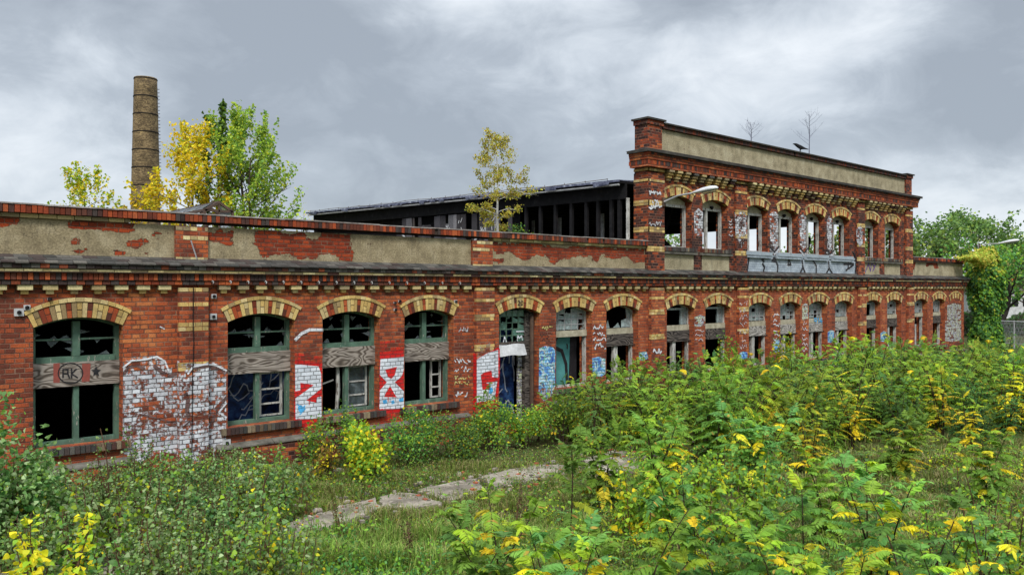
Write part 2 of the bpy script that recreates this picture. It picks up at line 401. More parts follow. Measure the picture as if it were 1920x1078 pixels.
M['board_pale'] = mat_board('pale_board', (0.11, 0.10, 0.09), (0.26, 0.24, 0.215), (0.42, 0.39, 0.35))
M['cream'] = mat_plain('cream_panel', [(0.3, (0.22, 0.19, 0.13)), (0.6, (0.42, 0.38, 0.28)), (0.8, (0.52, 0.48, 0.37))], 5)
M['glass'] = mat_pane('dirty_glass', (0.11, 0.135, 0.145), 0.6)
M['glass_green'] = mat_pane('green_glass_pane', (0.09, 0.19, 0.15), 0.92)
M['glass_grey'] = mat_pane('scrawled_grey_glass', (0.24, 0.29, 0.29), 0.95)
M['black'] = mat_plain('charred_wood', [(0.3, (0.004, 0.004, 0.005)), (0.6, (0.012, 0.011, 0.012)), (0.8, (0.04, 0.036, 0.036))], 6)
M['interior'] = mat_plain('shade_dark_interior', [(0.3, (0.006, 0.006, 0.007)), (0.6, (0.016, 0.016, 0.018)), (0.8, (0.035, 0.033, 0.033))], 2)  # near-black colour paints in the shade of the rooms behind the openings
M['plank'] = mat_single('charred_planks', 0.85, 25)
M['metal_white'] = mat_plain('grey_white_enamel', [(0.3, (0.34, 0.34, 0.34)), (0.7, (0.6, 0.6, 0.6))], 3, 0.35, 0.002, spec=0.5)
M['metal_dark'] = mat_plain('rusty_steel', [(0.3, (0.05, 0.035, 0.028)), (0.7, (0.13, 0.08, 0.055))], 6, 0.6)
M['metal_grey'] = mat_plain('galvanised_steel', [(0.3, (0.22, 0.22, 0.22)), (0.7, (0.38, 0.38, 0.38))], 6, 0.5)
M['leaf'] = mat_leaf('leaf'); M['grass'] = mat_leaf('grass_blade', 0.6, 0.3)
M['bark'] = mat_single('bark', 0.9, 40)
M['ink'] = mat_plain('black_spray_paint', [(0.3, (0.012, 0.012, 0.015)), (0.8, (0.035, 0.033, 0.035))], 8, 0.5, 0.001)
M['white_spray'] = mat_painted('worn_white_spray', [(0.3, (0.42, 0.42, 0.45)), (0.7, (0.76, 0.77, 0.80))], 0.50, 0.16, soft=0.08, shed=0.26)
M['white_solid'] = mat_painted('white_spray', [(0.3, (0.52, 0.55, 0.60)), (0.7, (0.76, 0.78, 0.82))], 0.31, 0.30, soft=0.05)
M['red_solid'] = mat_painted('red_spray', [(0.3, (0.52, 0.012, 0.012)), (0.7, (0.68, 0.02, 0.018))], 0.33, 0.35, soft=0.06)
M['red_mist'] = mat_painted('red_overspray', [(0.3, (0.60, 0.02, 0.012)), (0.7, (0.66, 0.03, 0.018))], 0.70, 0.6, soft=0.26)
M['white_mist'] = mat_painted('white_overspray', [(0.3, (0.5, 0.5, 0.52)), (0.7, (0.6, 0.6, 0.62))], 0.76, 0.6, soft=0.22)
M['blue_solid'] = mat_painted('blue_spray', [(0.3, (0.05, 0.34, 0.66)), (0.7, (0.10, 0.45, 0.8))], 0.36, 0.6)
M['brown_spray'] = mat_painted('worn_brown_spray', [(0.3, (0.10, 0.05, 0.045)), (0.7, (0.17, 0.10, 0.09))], 0.45, 0.5)
M['tag_white'] = mat_painted('thin_white_marker', [(0.3, (0.6, 0.6, 0.62)), (0.7, (0.75, 0.75, 0.78))], 0.36, 0.7)
M['tag_yellow'] = mat_painted('thin_yellow_marker', [(0.3, (0.5, 0.42, 0.12)), (0.7, (0.65, 0.58, 0.25))], 0.40, 0.6)
M['purple'] = mat_painted('purple_marker', [(0.3, (0.12, 0.05, 0.22)), (0.7, (0.2, 0.1, 0.34))], 0.32, 0.6)
M['silver'] = mat_painted('silver_blue_spray', [(0.3, (0.24, 0.28, 0.33)), (0.5, (0.36, 0.42, 0.47)), (0.7, (0.50, 0.55, 0.60))], 0.22, 0.75)
M['multi'] = mat_painted('many_coloured_spray', [(0.0, (0.04, 0.10, 0.40)), (0.36, (0.10, 0.28, 0.62)), (0.44, (0.25, 0.55, 0.72)), (0.50, (0.62, 0.68, 0.74)), (0.55, (0.16, 0.48, 0.38)), (0.60, (0.08, 0.13, 0.45)), (0.66, (0.5, 0.52, 0.2))], 0.38, 0.35, multi=4.5)
M['scrawl'] = mat_painted('scrawled_pale_spray', [(0.0, (0.3, 0.3, 0.36)), (0.42, (0.62, 0.62, 0.64)), (0.47, (0.10, 0.09, 0.12)), (0.52, (0.58, 0.56, 0.4)), (0.57, (0.42, 0.5, 0.28)), (0.62, (0.6, 0.6, 0.66))], 0.47, 0.3, multi=7)
M['mural'] = mat_plain('dark_blue_mural', [(0.38, (0.008, 0.010, 0.022)), (0.5, (0.012, 0.028, 0.10)), (0.6, (0.03, 0.08, 0.20)), (0.68, (0.010, 0.014, 0.04))], 4.5, 0.5, 0.001)
M['teal'] = mat_plain('teal_mural', [(0.3, (0.04, 0.16, 0.16)), (0.7, (0.09, 0.30, 0.29))], 2, 0.5, 0.001)
M['mural_line'] = mat_plain('grey_mural_line', [(0.3, (0.22, 0.24, 0.3)), (0.7, (0.42, 0.44, 0.5))], 6, 0.6, 0.001)

# ------------------------------------------------------------------ the factory
rng = random.Random(7)
BR = empty('brick_factory', (20, 0, 0)); BO = (20, 0, 0)
tag(BR, 'long derelict red brick factory with yellow banded arches and smashed windows', 'factory')
YEL = [(0.52, 0.35, 0.12), (0.60, 0.43, 0.16), (0.42, 0.28, 0.10), (0.55, 0.42, 0.20), (0.30, 0.21, 0.10)]
PALE = [(0.54, 0.42, 0.20), (0.45, 0.34, 0.16), (0.60, 0.50, 0.26), (0.27, 0.21, 0.12)]
REDS = [(0.24, 0.045, 0.018), (0.32, 0.062, 0.02), (0.17, 0.035, 0.016), (0.38, 0.09, 0.03), (0.10, 0.030, 0.018)]
DARKS = [(0.07, 0.032, 0.026), (0.045, 0.028, 0.025), (0.11, 0.038, 0.024), (0.06, 0.045, 0.04), (0.20, 0.05, 0.022)]
TILES = [(0.075, 0.07, 0.062), (0.05, 0.048, 0.043), (0.11, 0.10, 0.085), (0.06, 0.045, 0.04)]
def pick(p): c = rng.choice(p); k = rng.uniform(0.82, 1.15); return (c[0] * k, c[1] * k, c[2] * k)


WIN = [2.57, 5.64, 7.53, 9.44, 12.07, 13.93, 15.78, 18.33, 20.18, 22.50, 24.40, 26.28, 28.17, 30.54, 32.45, 35.05, 36.95, 38.83]
TWIN = [18.25, 20.08, 22.38, 24.29, 26.14, 28.03, 30.43, 32.30]
WW, RISE = 1.30, 0.145
ZSP, ZSILL = 2.775, 0.86
TSP, TSILL = 5.92, 4.56
PIL = [(4.75, 5.25), (11.30, 11.83), (17.50, 18.08), (21.80, 22.33), (29.86, 30.40), (34.18, 34.72)]
TH = 0.45


def arc_pts(xl, xr, zs, rise, n=14):
    w = xr - xl; Rr = (w * w / 4 + rise * rise) / (2 * rise); cz = zs + rise - Rr; c = (xl + xr) / 2; a = math.asin(w / 2 / Rr)
    return [(c + Rr * math.sin(-a + 2 * a * i / n), cz + Rr * math.cos(-a + 2 * a * i / n)) for i in range(n + 1)], c, cz, Rr, a


def wall_with_openings(mb, x0, x1, z0, z1, ops, y=0.0, th=TH):
    """front, back and reveals of a wall pierced by segmental openings (xl, xr, zsill, zspring, rise)"""
    for yy, fl in ((y, 1), (y + th, -1)):
        def f(p):
            q = [(a, yy, b) for a, b in p]; mb.face(q if fl > 0 else q[::-1])
        cur = x0
        for (xl, xr, zb, zs, rise) in ops:
            f([(cur, z0), (xl, z0), (xl, z1), (cur, z1)])
            if zb > z0: f([(xl, z0), (xr, z0), (xr, zb), (xl, zb)])
            ap = arc_pts(xl, xr, zs, rise)[0]
            for (a, b), (c, d) in zip(ap[:-1], ap[1:]): f([(a, b), (c, d), (c, z1), (a, z1)])
            cur = xr
        f([(cur, z0), (x1, z0), (x1, z1), (cur, z1)])
    for (xl, xr, zb, zs, rise) in ops:
        mb.face([(xl, y, zb), (xl, y, zs), (xl, y + th, zs), (xl, y + th, zb)])
        mb.face([(xr, y, zs), (xr, y, zb), (xr, y + th, zb), (xr, y + th, zs)])
        ap = arc_pts(xl, xr, zs, rise)[0]
        for (a, b), (c, d) in zip(ap[:-1], ap[1:]): mb.face([(a, y, b), (c, y, d), (c, y + th, d), (a, y + th, b)])
        mb.face([(xl, y, zb), (xl, y + th, zb), (xr, y + th, zb), (xr, y, zb)])
    mb.face([(x0, y, z1), (x1, y, z1), (x1, y + th, z1), (x0, y + th, z1)])
    mb.face([(x0, y, z0), (x0, y, z1), (x0, y + th, z1), (x0, y + th, z0)])
    mb.face([(x1, y, z0), (x1, y + th, z0), (x1, y + th, z1), (x1, y, z1)])


def build(mb, name, mat, parent=BR, **k): return mb.build(name, M[mat] if isinstance(mat, str) else mat, parent, BO, **k)


XL, XR = -5.0, 40.5
ops = []
for i, x in enumerate(WIN[:-1]): ops.append((x, x + WW, 0.12 if i == 4 else ZSILL, ZSP, RISE))
mb = MB(); wall_with_openings(mb, XL, XR, -0.2, 3.78, ops); build(mb, 'wall', 'brick')
# right hand gable wall, rear wall and flat roofs
mb = MB(); mb.box(XR - TH, XR - 0.001, TH, 13, -0.2, 4.45); build(mb, 'end_wall', 'brick')
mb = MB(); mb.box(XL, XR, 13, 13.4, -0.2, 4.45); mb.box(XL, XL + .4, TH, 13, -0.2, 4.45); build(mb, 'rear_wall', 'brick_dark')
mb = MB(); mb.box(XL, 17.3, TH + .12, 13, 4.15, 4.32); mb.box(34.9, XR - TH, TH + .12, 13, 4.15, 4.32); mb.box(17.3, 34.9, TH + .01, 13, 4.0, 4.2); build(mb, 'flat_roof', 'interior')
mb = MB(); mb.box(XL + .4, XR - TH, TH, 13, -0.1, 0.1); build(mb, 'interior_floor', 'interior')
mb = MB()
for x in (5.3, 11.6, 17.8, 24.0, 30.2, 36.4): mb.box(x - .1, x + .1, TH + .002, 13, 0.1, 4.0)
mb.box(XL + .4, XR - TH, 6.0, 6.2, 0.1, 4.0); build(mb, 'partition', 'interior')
# plinth with weathered top ledge
PLN = [(XL, 4.02), (5.42, 11.15), (13.6, 17.35), (18.25, 21.65), (22.5, 29.7), (30.55, 34.05), (34.85, XR)]
for a, b in PLN: mb = MB(); mb.box(a, b, -0.14, -0.002, -0.2, 0.50); build(mb, 'plinth', 'brick_dark')
for a, b in PLN:
    mb = MB(); x = a
    while x < b - .02:
        w = min(rng.uniform(0.5, 1.3), b - x); dz = rng.uniform(-.012, .008); dy = rng.uniform(0, .03)
        mb.hexa([(x, -.17 + dy, .503 + dz), (x + w - .012, -.17 + dy, .503 + dz * .4), (x + w - .012, -.003, .503), (x, -.003, .503), (x, -.165 + dy, .53 + dz), (x + w - .012, -.165 + dy, .53 + dz * .4), (x + w - .012, -.003, .58), (x, -.003, .58)])
        x += w
    build(mb, 'plinth_ledge', 'stone')

# pilasters of the ground floor, each a part
PY = -0.12
for a, b in PIL:
    mb = MB(); mb.box(a, b, PY, -0.001, -0.2, 3.37)
    pil_ = build(mb, 'pilaster', 'brick')
    for zt, n in ((3.395, 1), (3.14, 1), (2.79, 2), (2.10, 2)):
        mb = MB()
        for k in range(n):
            z1_ = zt - k * RH; x = a - 0.005; q = 0
            while x < b - 0.02:
                w = 0.118 if (k + q) % 3 else 0.165; w = min(w, b + .005 - x)
                if rng.random() > 0.04: mb.box(x, x + w - .009, PY - .005, -0.05, z1_ - RH + .01, z1_, pick(YEL))
                x += w; q += 1
        mb.build('yellow_band', M['brick_unit'], pil_, BO)


def arch(xl, xr, zs, rise, y=0.0, t=0.25, weather=1.0, blind=False):
    ap, c, cz, Rr, a = arc_pts(xl, xr, zs, rise)
    mo = MB(); T = t + .07; ho, ro = WW / 2 + .115, rise + .065; Ro = (ho * ho + ro * ro) / (2 * ro); czo = zs + rise + T - Ro; ao = math.asin(ho / Ro)
    def pt(r, th, yy):          # th runs -1..1 along the arch, r across its thickness
        f = r / T; xi, zi = c + Rr * math.sin(a * th), cz + Rr * math.cos(a * th); xo, zo = c + Ro * math.sin(ao * th), czo + Ro * math.cos(ao * th)
        return (xi + (xo - xi) * f, yy, zi + (zo - zi) * f)
    def seg(m_, r0, r1, t0, t1, y0_, y1_, tn=(1, 1, 1)):
        m_.hexa([pt(r0, t0, y0_), pt(r0, t1, y0_), pt(r0, t1, y1_), pt(r0, t0, y1_), pt(r1, t0, y0_), pt(r1, t1, y0_), pt(r1, t1, y1_), pt(r1, t0, y1_)], tn)
    n = 18
    for i in range(n): seg(mo, .001, T, -1 + 2 * i / n, -1 + 2 * (i + 1) / n, y - .010, y + .02)
    ob = build(mo, 'arch', 'mortar')
    mb = MB(); N = 19; g_ = .006
    for i in range(N):
        u = (i + .5) / N; s_ = abs(u - .5)
        y_ = s_ > .39 or .155 < s_ < .265 or s_ < .08
        pal = YEL if y_ else REDS
        t0 = -1 + 2 * i / N + g_; t1 = -1 + 2 * (i + 1) / N - g_
        cuts = [(0, t)] if (i % 2 == 0) else [(0, t / 2 - .004), (t / 2 + .004, t)]
        for r0, r1 in cuts: seg(mb, r0 - .001, r1 - .007, t0, t1, y - .016 - rng.uniform(0, .004), y + .10, pick(pal))
    nb = 13
    for i in range(nb): seg(mb, t + .003, t + .069, -1 + 2 * i / nb + .004 - (.03 if i == 0 else 0), -1 + 2 * (i + 1) / nb - .004 + (.03 if i == nb - 1 else 0), y - .034, y + .01, pick(YEL))
    mb.build('voussoirs', M['brick_unit'], ob, BO)
    return ob


for i, x in enumerate(WIN): arch(x, x + WW, ZSP, RISE)
# key mark 20 on the door arch
def stroke(mb, pts, w, yy, tint=(1, 1, 1)):
    """flat painted line on the facade plane, pts in (x,z)"""
    for (a, b), (c, d) in zip(pts[:-1], pts[1:]):
        dx, dz = c - a, d - b; l = math.hypot(dx, dz) or 1e-6; nx, nz = -dz / l * w / 2, dx / l * w / 2; ex, ez = dx / l * w * .3, dz / l * w * .3
        mb.face([(a - nx - ex, yy, b - nz - ez), (c - nx + ex, yy, d - nz + ez), (c + nx + ex, yy, d + nz + ez), (a + nx - ex, yy, b + nz - ez)][::1], tint)
        yy -= 0.00015
mb = MB(); kx, kz = WIN[4] + .65, 3.00
stroke(mb, [(kx - .08, kz + .06), (kx - .05, kz + .09), (kx - .02, kz + .06), (kx - .08, kz - .02), (kx - .015, kz - .02)], .018, -.026)
stroke(mb, [(kx + .02, kz + .03), (kx + .04, kz + .09), (kx + .075, kz + .06), (kx + .075, kz), (kx + .045, kz - .025), (kx + .02, kz + .0), (kx + .02, kz + .03)], .018, -.027)
build(mb, 'painted_number', 'ink')

# cornice of the ground floor: dentils, header course, soldiers, yellow band, dark course, tiles
mb = MB(); mb.box(XL, XR, -.085, -.003, 3.445, 3.76); mb.box(XL, XR + .05, -.20, -.086, 3.635, 3.76); build(mb, 'cornice', 'mortar')
def run(mb, x0, x1, z0, z1, y0, y1, w, gap, pal, miss=0.0, jy=.004, jz=.002):
    x = x0
    while x < x1 - .02:
        ww = w * rng.uniform(.97, 1.03)
        if rng.random() > miss:
            jj = rng.uniform(-jy, jy); jk = rng.uniform(-jz, jz); mb.box(x, min(x + ww, x1) - gap, y0 + jj, y1, z0 + jk, z1 + jk, pick(pal))
        x += ww
x = XL + .1; rest = MB(); nd = 0
while x < XR - .2:
    if not any(a - .2 < x + .1 < b + .12 for a, b in PIL):
        one = 1.9 < x and nd < 100; mb = MB() if one else rest; nd += one
        mb.box(x, x + .205, -.10, -.001, 3.362, 3.437, pick(PALE)); mb.box(x + .05, x + .155, -.055, -.001, 3.298, 3.362, pick(YEL))
        if one: build(mb, 'dentil', 'brick_unit')
    x += .345
tag(build(rest, 'dentils', 'brick_unit'), kind='stuff')
mb = MB(); run(mb, XL, XR, 3.447, 3.512, -.125, -.08, .127, .010, REDS + DARKS * 2)
run(mb, XL, XR, 3.522, 3.640, -.150, -.08, .077, .010, REDS + DARKS); build(mb, 'soldier_course', 'brick_unit')
mb = MB(); run(mb, XL, XR + .05, 3.652, 3.690, -.205, -.1, .255, .008, PALE * 2 + DARKS[:1], .0); build(mb, 'pale_string_course', 'brick_unit')
mb = MB(); run(mb, XL, XR + .05, 3.705, 3.768, -.235, -.1, .127, .008, DARKS + TILES, .0); build(mb, 'dark_course', 'brick_unit')
mb = MB()
for row in range(3):
    y0, z0 = -.275 + row * .09, 3.772 + row * .04; x = XL + row * .07
    while x < XR + .05:
        w = .2 * rng.uniform(.9, 1.1); dz = rng.uniform(-.008, .008); k = 0.0 if rng.random() > .06 else .02
        mb.hexa([(x, y0 + k, z0 + dz), (x + w - .006, y0 + k, z0 + dz * .5), (x + w - .006, y0 + .13, z0 + .04), (x, y0 + .13, z0 + .04),
                 (x, y0 + k, z0 + .022 + dz), (x + w - .006, y0 + k, z0 + .022 + dz * .5), (x + w - .006, y0 + .13, z0 + .066), (x, y0 + .13, z0 + .066)], pick(TILES))
        x += w
build(mb, 'cornice_tiles', 'tile')

# parapet with rendered panels. 'bare' attribute: where the render has fallen
def in_poly(x, z, poly):
    c = False; j = len(poly) - 1
    for i in range(len(poly)):
        if (poly[i][1] > z) != (poly[j][1] > z) and x < (poly[j][0] - poly[i][0]) * (z - poly[i][1]) / (poly[j][1] - poly[i][1]) + poly[i][0]: c = not c
        j = i
    return c
KER = [(0, 0), (0, 0)] + [(r_ * math.cos(k * 1.05), r_ * .8 * math.sin(k * 1.05)) for r_ in (.04, .085) for k in range(6)]
def panel(name, x0, x1, z0, z1, y, bares, mat, step=.03):
    nx, nz = max(2, int((x1 - x0) / step)), max(2, int((z1 - z0) / step)); mb = MB(); vals = []
    g = []
    polys = [[(P(a, b).x, P(a, b).z) for a, b in q] for q in bares]
    for j in range(nz + 1):
        r = []
        for i in range(nx + 1):
            X, Z = x0 + (x1 - x0) * i / nx, z0 + (z1 - z0) * j / nz; r.append((X, y, Z))
            s_ = sum(in_poly(X + a, Z + b, q) for q in polys for a, b in KER) / len(KER) if polys else 0
            vals.append(min(1, s_) * 1.0)
        g.append(r)
    mb.quadgrid(g); o = build(mb, name, mat)
    at = o.data.attributes.new('bare', 'FLOAT_COLOR', 'POINT'); c = np.ones((len(o.data.vertices), 4)); c[:, :3] = np.array(vals)[:, None]; at.data.foreach_set('color', c.ravel())
    return o
def rect(a, b, c, d): return [(a, b), (c, b), (c, d), (a, d)]
mb = MB(); mb.box(XL, 17.44, .05, TH, 3.785, 4.47); mb.box(34.73, XR, .05, TH, 3.785, 4.47); build(mb, 'parapet', 'brick')
BARES = [rect(-300, 400, -200, 440), rect(-80, 405, 40, 420), rect(-50, 410, 20, 421), rect(134, 410, 255, 421), rect(132, 419, 252, 430), rect(222, 424, 240, 437), rect(134, 447, 148, 456), rect(134, 466, 162, 475),
         rect(208, 468, 236, 477), rect(242, 452, 264, 468), rect(264, 470, 278, 478), rect(290, 434, 304, 443), rect(262, 451, 278, 458)]
panel('parapet_panel', XL, 4.72, 3.87, 4.48, .046, BARES, 'plaster')
BARES = [[(386, 430), (400, 436), (425, 432), (442, 432), (442, 452), (432, 464), (420, 455), (388, 450)],
         [(478, 430), (545, 436), (575, 436), (578, 446), (600, 444), (606, 432), (625, 432), (640, 438), (661, 437), (663, 490), (636, 488), (636, 475), (600, 478), (596, 487), (555, 486), (548, 476), (512, 474), (502, 483), (492, 483), (489, 460), (478, 455)]]
panel('parapet_panel', 5.26, 11.28, 3.87, 4.48, .046, BARES, 'plaster')
BARES = [[(921, 452), (960, 455), (1000, 452), (1040, 464), (1100, 462), (1150, 464), (1210, 466), (1214, 492), (1190, 492), (1180, 482), (1150, 485), (1130, 476), (1120, 500), (1112, 480), (1090, 478), (1060, 484), (1040, 498), (1030, 484), (1010, 476), (985, 490), (960, 474), (930, 474)], rect(925, 485, 945, 492)]
panel('parapet_panel', 11.86, 17.44, 3.87, 4.48, .046, BARES, 'plaster')
BARES = [[(1712, 490), (1720, 490), (1716, 505), (1712, 506)], [(1738, 492), (1760, 492), (1762, 502), (1756, 504), (1750, 496), (1742, 500), (1738, 502)]]
panel('parapet_panel', 34.73, XR, 3.87, 4.48, .046, BARES, 'plaster_pale')
for a, b in PIL[:2]:
    a, b = a - .03, b + .03
    mb = MB(); mb.box(a, b, -.02, .055, 3.86, 4.475); ob = build(mb, 'parapet_pier', 'brick')
    for z in (4.43, 4.27, 3.90):
        mb = MB(); x = a
        while x < b - .02: 
            if rng.random() > .15: mb.box(x, min(x + .125, b) - .01, -.028, 0.02, z - .035, z + .03, pick(PALE))
            x += .125
        mb.build('yellow_band', M['brick_unit'], ob, BO)
for a, b in ((XL, 4.0), (11.9, 17.44)): mb = MB(); run(mb, a, b, 4.485, 4.545, .0, .2, .255, .012, PALE, .0); build(mb, 'parapet_band', 'brick_unit')
for a, b, e in ((XL, 17.44, 1), (34.75, XR, 1)):
    mb = MB(); run(mb, a, b, 4.555, 4.672, -.075, .30, .077, .010, REDS * 2 + DARKS, .03, .007, .004)
    mb.box(a, b, -.04, .5, 4.48 if a > 30 else 4.55, 4.66, (.06, .04, .03)); ob = build(mb, 'parapet_coping', 'brick_unit')
    mb = MB(); x = a
    while x < b:
        w = min(rng.uniform(.5, 1.4), b - x); k = rng.uniform(-.004, .006); mb.box(x, x + w - .01, -.095 + rng.uniform(0, .02), .52, 4.676 + k, 4.698 + k); x += w
    mb.build('flashing', M['coping'], ob, BO)

# ------------------------------------------------------------------ windows
def arched_head(mb, xl, xr, z0, zs, rise, bw, y0, y1, tint=(1, 1, 1)):
    """frame head that follows the arch"""
    ap = arc_pts(xl, xr, zs, rise, 10)[0]; ai = arc_pts(xl + bw, xr - bw, zs - bw * .3, rise - bw * .25, 10)[0]
    for i in range(10):
        (a, b), (c, d) = ap[i], ap[i + 1]; (e, f), (g, h) = ai[i], ai[i + 1]
        mb.hexa([(e, y0, f), (g, y0, h), (g, y1, h), (e, y1, f), (a, y0, b), (c, y0, d), (c, y1, d), (a, y1, b)], tint)
def shard(mb, pts, y): mb.face([(a, y, b) for a, b in pts])
def shards_in(mb, xl, xr, z0, z1, y, n, seed, kind='edge'):
    r = random.Random(seed); w, h = xr - xl, z1 - z0
    for k in range(n):
        side = r.choice('bltrb'); t = r.uniform(.05, .85)
        s_ = r.uniform(.12, .4)
        if side == 'b': p = [(xl + t * w, z0), (xl + min(1, t + s_) * w, z0), (xl + min(1, t + s_ * .7) * w, z0 + h * r.uniform(.1, .4)), (xl + (t + s_ * .3) * w, z0 + h * r.uniform(.05, .25))]
        elif side == 't': p = [(xl + t * w, z1), (xl + min(1, t + s_) * w, z1), (xl + (t + s_ * .4) * w, z1 - h * r.uniform(.2, .5))]
        elif side == 'l': p = [(xl, z0 + t * h), (xl, z0 + min(1, t + s_) * h), (xl + w * r.uniform(.1, .35), z0 + min(1, t + s_ * .6) * h)]
        else: p = [(xr, z0 + t * h), (xr, z0 + min(1, t + s_) * h), (xr - w * r.uniform(.1, .4), z0 + min(1, t + s_ * .9) * h), (xr - w * r.uniform(.02, .1), z0 + (t + s_ * .1) * h)]
        shard(mb, p, y - k * .0006)
FY = .215
def sub(par, mb, name, mat, lab=None):
    o = mb.build(name, M[mat], par, BO)
    if lab: o['label'] = lab
    return o
def win_green(i, low, seed):
    xl = WIN[i]; xr = xl + WW; c = (xl + xr) / 2 ; mb = MB(); b = .07; y0, y1 = FY, FY + .10
    Zt, Zb = 2.23, ZSILL
    mb.box(xl, xl + b, y0, y1, Zb, ZSP); mb.box(xr - b, xr, y0, y1, Zb, ZSP); arched_head(mb, xl, xr, 0, ZSP, RISE, b, y0, y1)
    mb.box(c - .055, c + .055, y0 - .012, y1 - .002, 2.285, ZSP + RISE - .07); mb.box(xl + b, xr - b, y0 - .02, y1 - .004, Zt - .04, Zt + .05)
    mb.box(xl + b, c - .056, y0 + .02, y0 + .05, 2.545, 2.575); mb.box(c + .056, xr - b, y0 + .02, y0 + .05, 2.545, 2.575)
    mb.box(xl + b, xr - b, y0 - .01, y1, Zb, Zb + .07); mb.box(c - .04, c + .04, y0 - .005, y1 - .003, Zb + .07, 1.80)
    o = build(mb, 'window', 'green')
    bd = MB(); bd.box(xl + .005, xr - .005, y0 - .045, y0 - .022, 1.80, 2.19); bo = sub(o, bd, 'board', 'board')
    y = y0 + .035
    for (a, b_, z0, z1) in ((xl + b, c - .055, 2.29, 2.545), (c + .055, xr - b, 2.29, 2.545), (xl + b, c - .055, 2.575, 2.80), (c + .055, xr - b, 2.575, 2.80)):
        for _k in range(3): g = MB(); shards_in(g, a, b_, z0, z1, y, 1, seed); sub(o, g, 'glass_shard', 'glass'); seed += 1; y += .002
    if 'sash' in low:                # an inner casement left hanging on the right
        s_ = MB(); a0, a1 = c + .10, xr - b - .01; yy = y1 + .05
        if 'open' in low: a0 = c + .28
        for xx in (a0, a1 - .045): s_.box(xx, xx + .045, yy, yy + .04, Zb + .08, 1.79)
        for zz in (Zb + .08, 1.16, 1.44, 1.745): s_.box(a0 + .046, a1 - .046, yy + .002, yy + .038, zz, zz + .03)
        so = sub(o, s_, 'casement', 'white_wood')
        if 'glass' in low:
            q = MB(); q.face([(a0 + .04, yy + .02, Zb + .1), (a1 - .04, yy + .02, Zb + .1), (a1 - .04, yy + .02, 1.75), (a0 + .04, yy + .02, 1.75)]); sub(o, q, 'casement_glass', 'glass')
    if 'post' in low:
        s_ = MB(); s_.tube([(c - .16, y1 + .02, Zb + .07), (c - .13, y1 + .01, 1.3), (c - .15, y1, 1.8)], [.035, .042, .036], 6); sub(o, s_, 'broken_post', 'white_wood')
        s_ = MB(); s_.bar((c - .55, y1 + .1, 1.42), (c - .2, y1 + .08, 1.52), .02, .03); sub(o, s_, 'splinter', 'white_wood')
    return o, bo
w1, b1 = win_green(0, '', 11); win_green(1, 'sash', 23); win_green(2, 'sash glass post', 37); win_green(3, 'sash open', 51)

def multi_pane(o, xl, xr, z0, ztop, nx, nz, holes, mat, seed, y=FY + .03):
    r = random.Random(seed); bars = MB(); g = MB(); w = (xr - xl) / nx; h = (ztop - z0) / nz
    for i in range(1, nx): bars.box(xl + i * w - .011, xl + i * w + .011, y - .012, y + .012, z0, ztop - .02)
    for j in range(1, nz): bars.box(xl, xr, y - .009, y + .009, z0 + j * h - .011, z0 + j * h + .011)
    for i in range(nx):
        for j in range(nz):
            a, b, c, d = xl + i * w + .011, xl + (i + 1) * w - .011, z0 + j * h + .011, z0 + (j + 1) * h - .011
            if (i, j) in holes:
                if r.random() < .6: shards_in(g, a, b, c, d, y, 2, r.randint(0, 999))
            elif r.random() < .2:
                m_ = (a + b) / 2; g.face([(a, y, c), (b, y, c), (b, y, (c + d) / 2), (m_, y, c + .7 * (d - c)), (a, y, d)])
            else: g.face([(a, y, c), (b, y, c), (b, y, d), (a, y, d)])
    sub(o, bars, 'glazing_bars', 'green' if 'green' in mat else 'metal_grey'); sub(o, g, 'panes', mat)

# the door bay: steel fanlight, sheet metal flap, posts and a graffitied passage behind
xl = WIN[4]; xr = xl + WW; mb = MB()
mb.box(xl, xl + .05, FY, FY + .1, .12, ZSP); mb.box(xr - .30, xr, FY, FY + .1, .12, ZSP); arched_head(mb, xl + .02, xr - .02, 0, ZSP, RISE, .05, FY + .001, FY + .099)
mb.box(xl + .05, xr - .30, FY - .01, FY + .1, 2.03, 2.09); door = build(mb, 'doorway', 'board_dark')
multi_pane(door, xl + .05, xr - .30, 2.09, 2.86, 5, 5, {(1, 1), (2, 1), (2, 2), (3, 2), (2, 3), (1, 0), (2, 0), (1, 3), (0, 1), (3, 0)}, 'glass_green', 5)
mb = MB(); gx = [xl + .04 + i * .1 for i in range(10)]
mb.quadgrid([[(x, FY - .05 - .05 * j, 2.04 - .13 * j + .012 * math.sin(x * 9 + j)) for x in gx] for j in range(3)]); sub(door, mb, 'bent_metal_flap', 'metal_white')
mb = MB(); mb.tube([(xr - .12, FY - .06, .1), (xr - .12, FY - .06, 2.7)], .05, 8); sub(door, mb, 'rusty_pipe', 'metal_dark')
mb = MB(); mb.box(xl + .05, xr - .3, .62, .67, .1, 2.4); sub(door, mb, 'painted_screen', 'mural')
mb = MB(); X0 = xl + 1.6
def rnd_strokes(mb, x0, x1, z0, z1, y, n, w, seed, tint=(1, 1, 1)):
    r = random.Random(seed)
    for k in range(n):
        x, z = r.uniform(x0, x1), r.uniform(z0, z1); a = r.uniform(0, 6.28); pts = [(x, z)]
        for q in range(r.randint(3, 8)):
            a += r.uniform(-1.3, 1.3); l = r.uniform(.06, .2) * (z1 - z0); x = min(x1, max(x0, x + l * math.cos(a) * .6)); z = min(z1, max(z0, z + l * math.sin(a))); pts.append((x, z))
        stroke(mb, pts, w, y - .001 * k, tint)
mb = MB(); rnd_strokes(mb, xl + .1, xr - .3, .3, 2.0, .615, 12, .03, 4); sub(door, mb, 'screen_lines', 'mural_line')
mb = MB(); mb.box(xr - .42, xr - .301, FY + .11, FY + .16, .12, 2.0); sub(door, mb, 'door_jamb_board', 'scrawl')

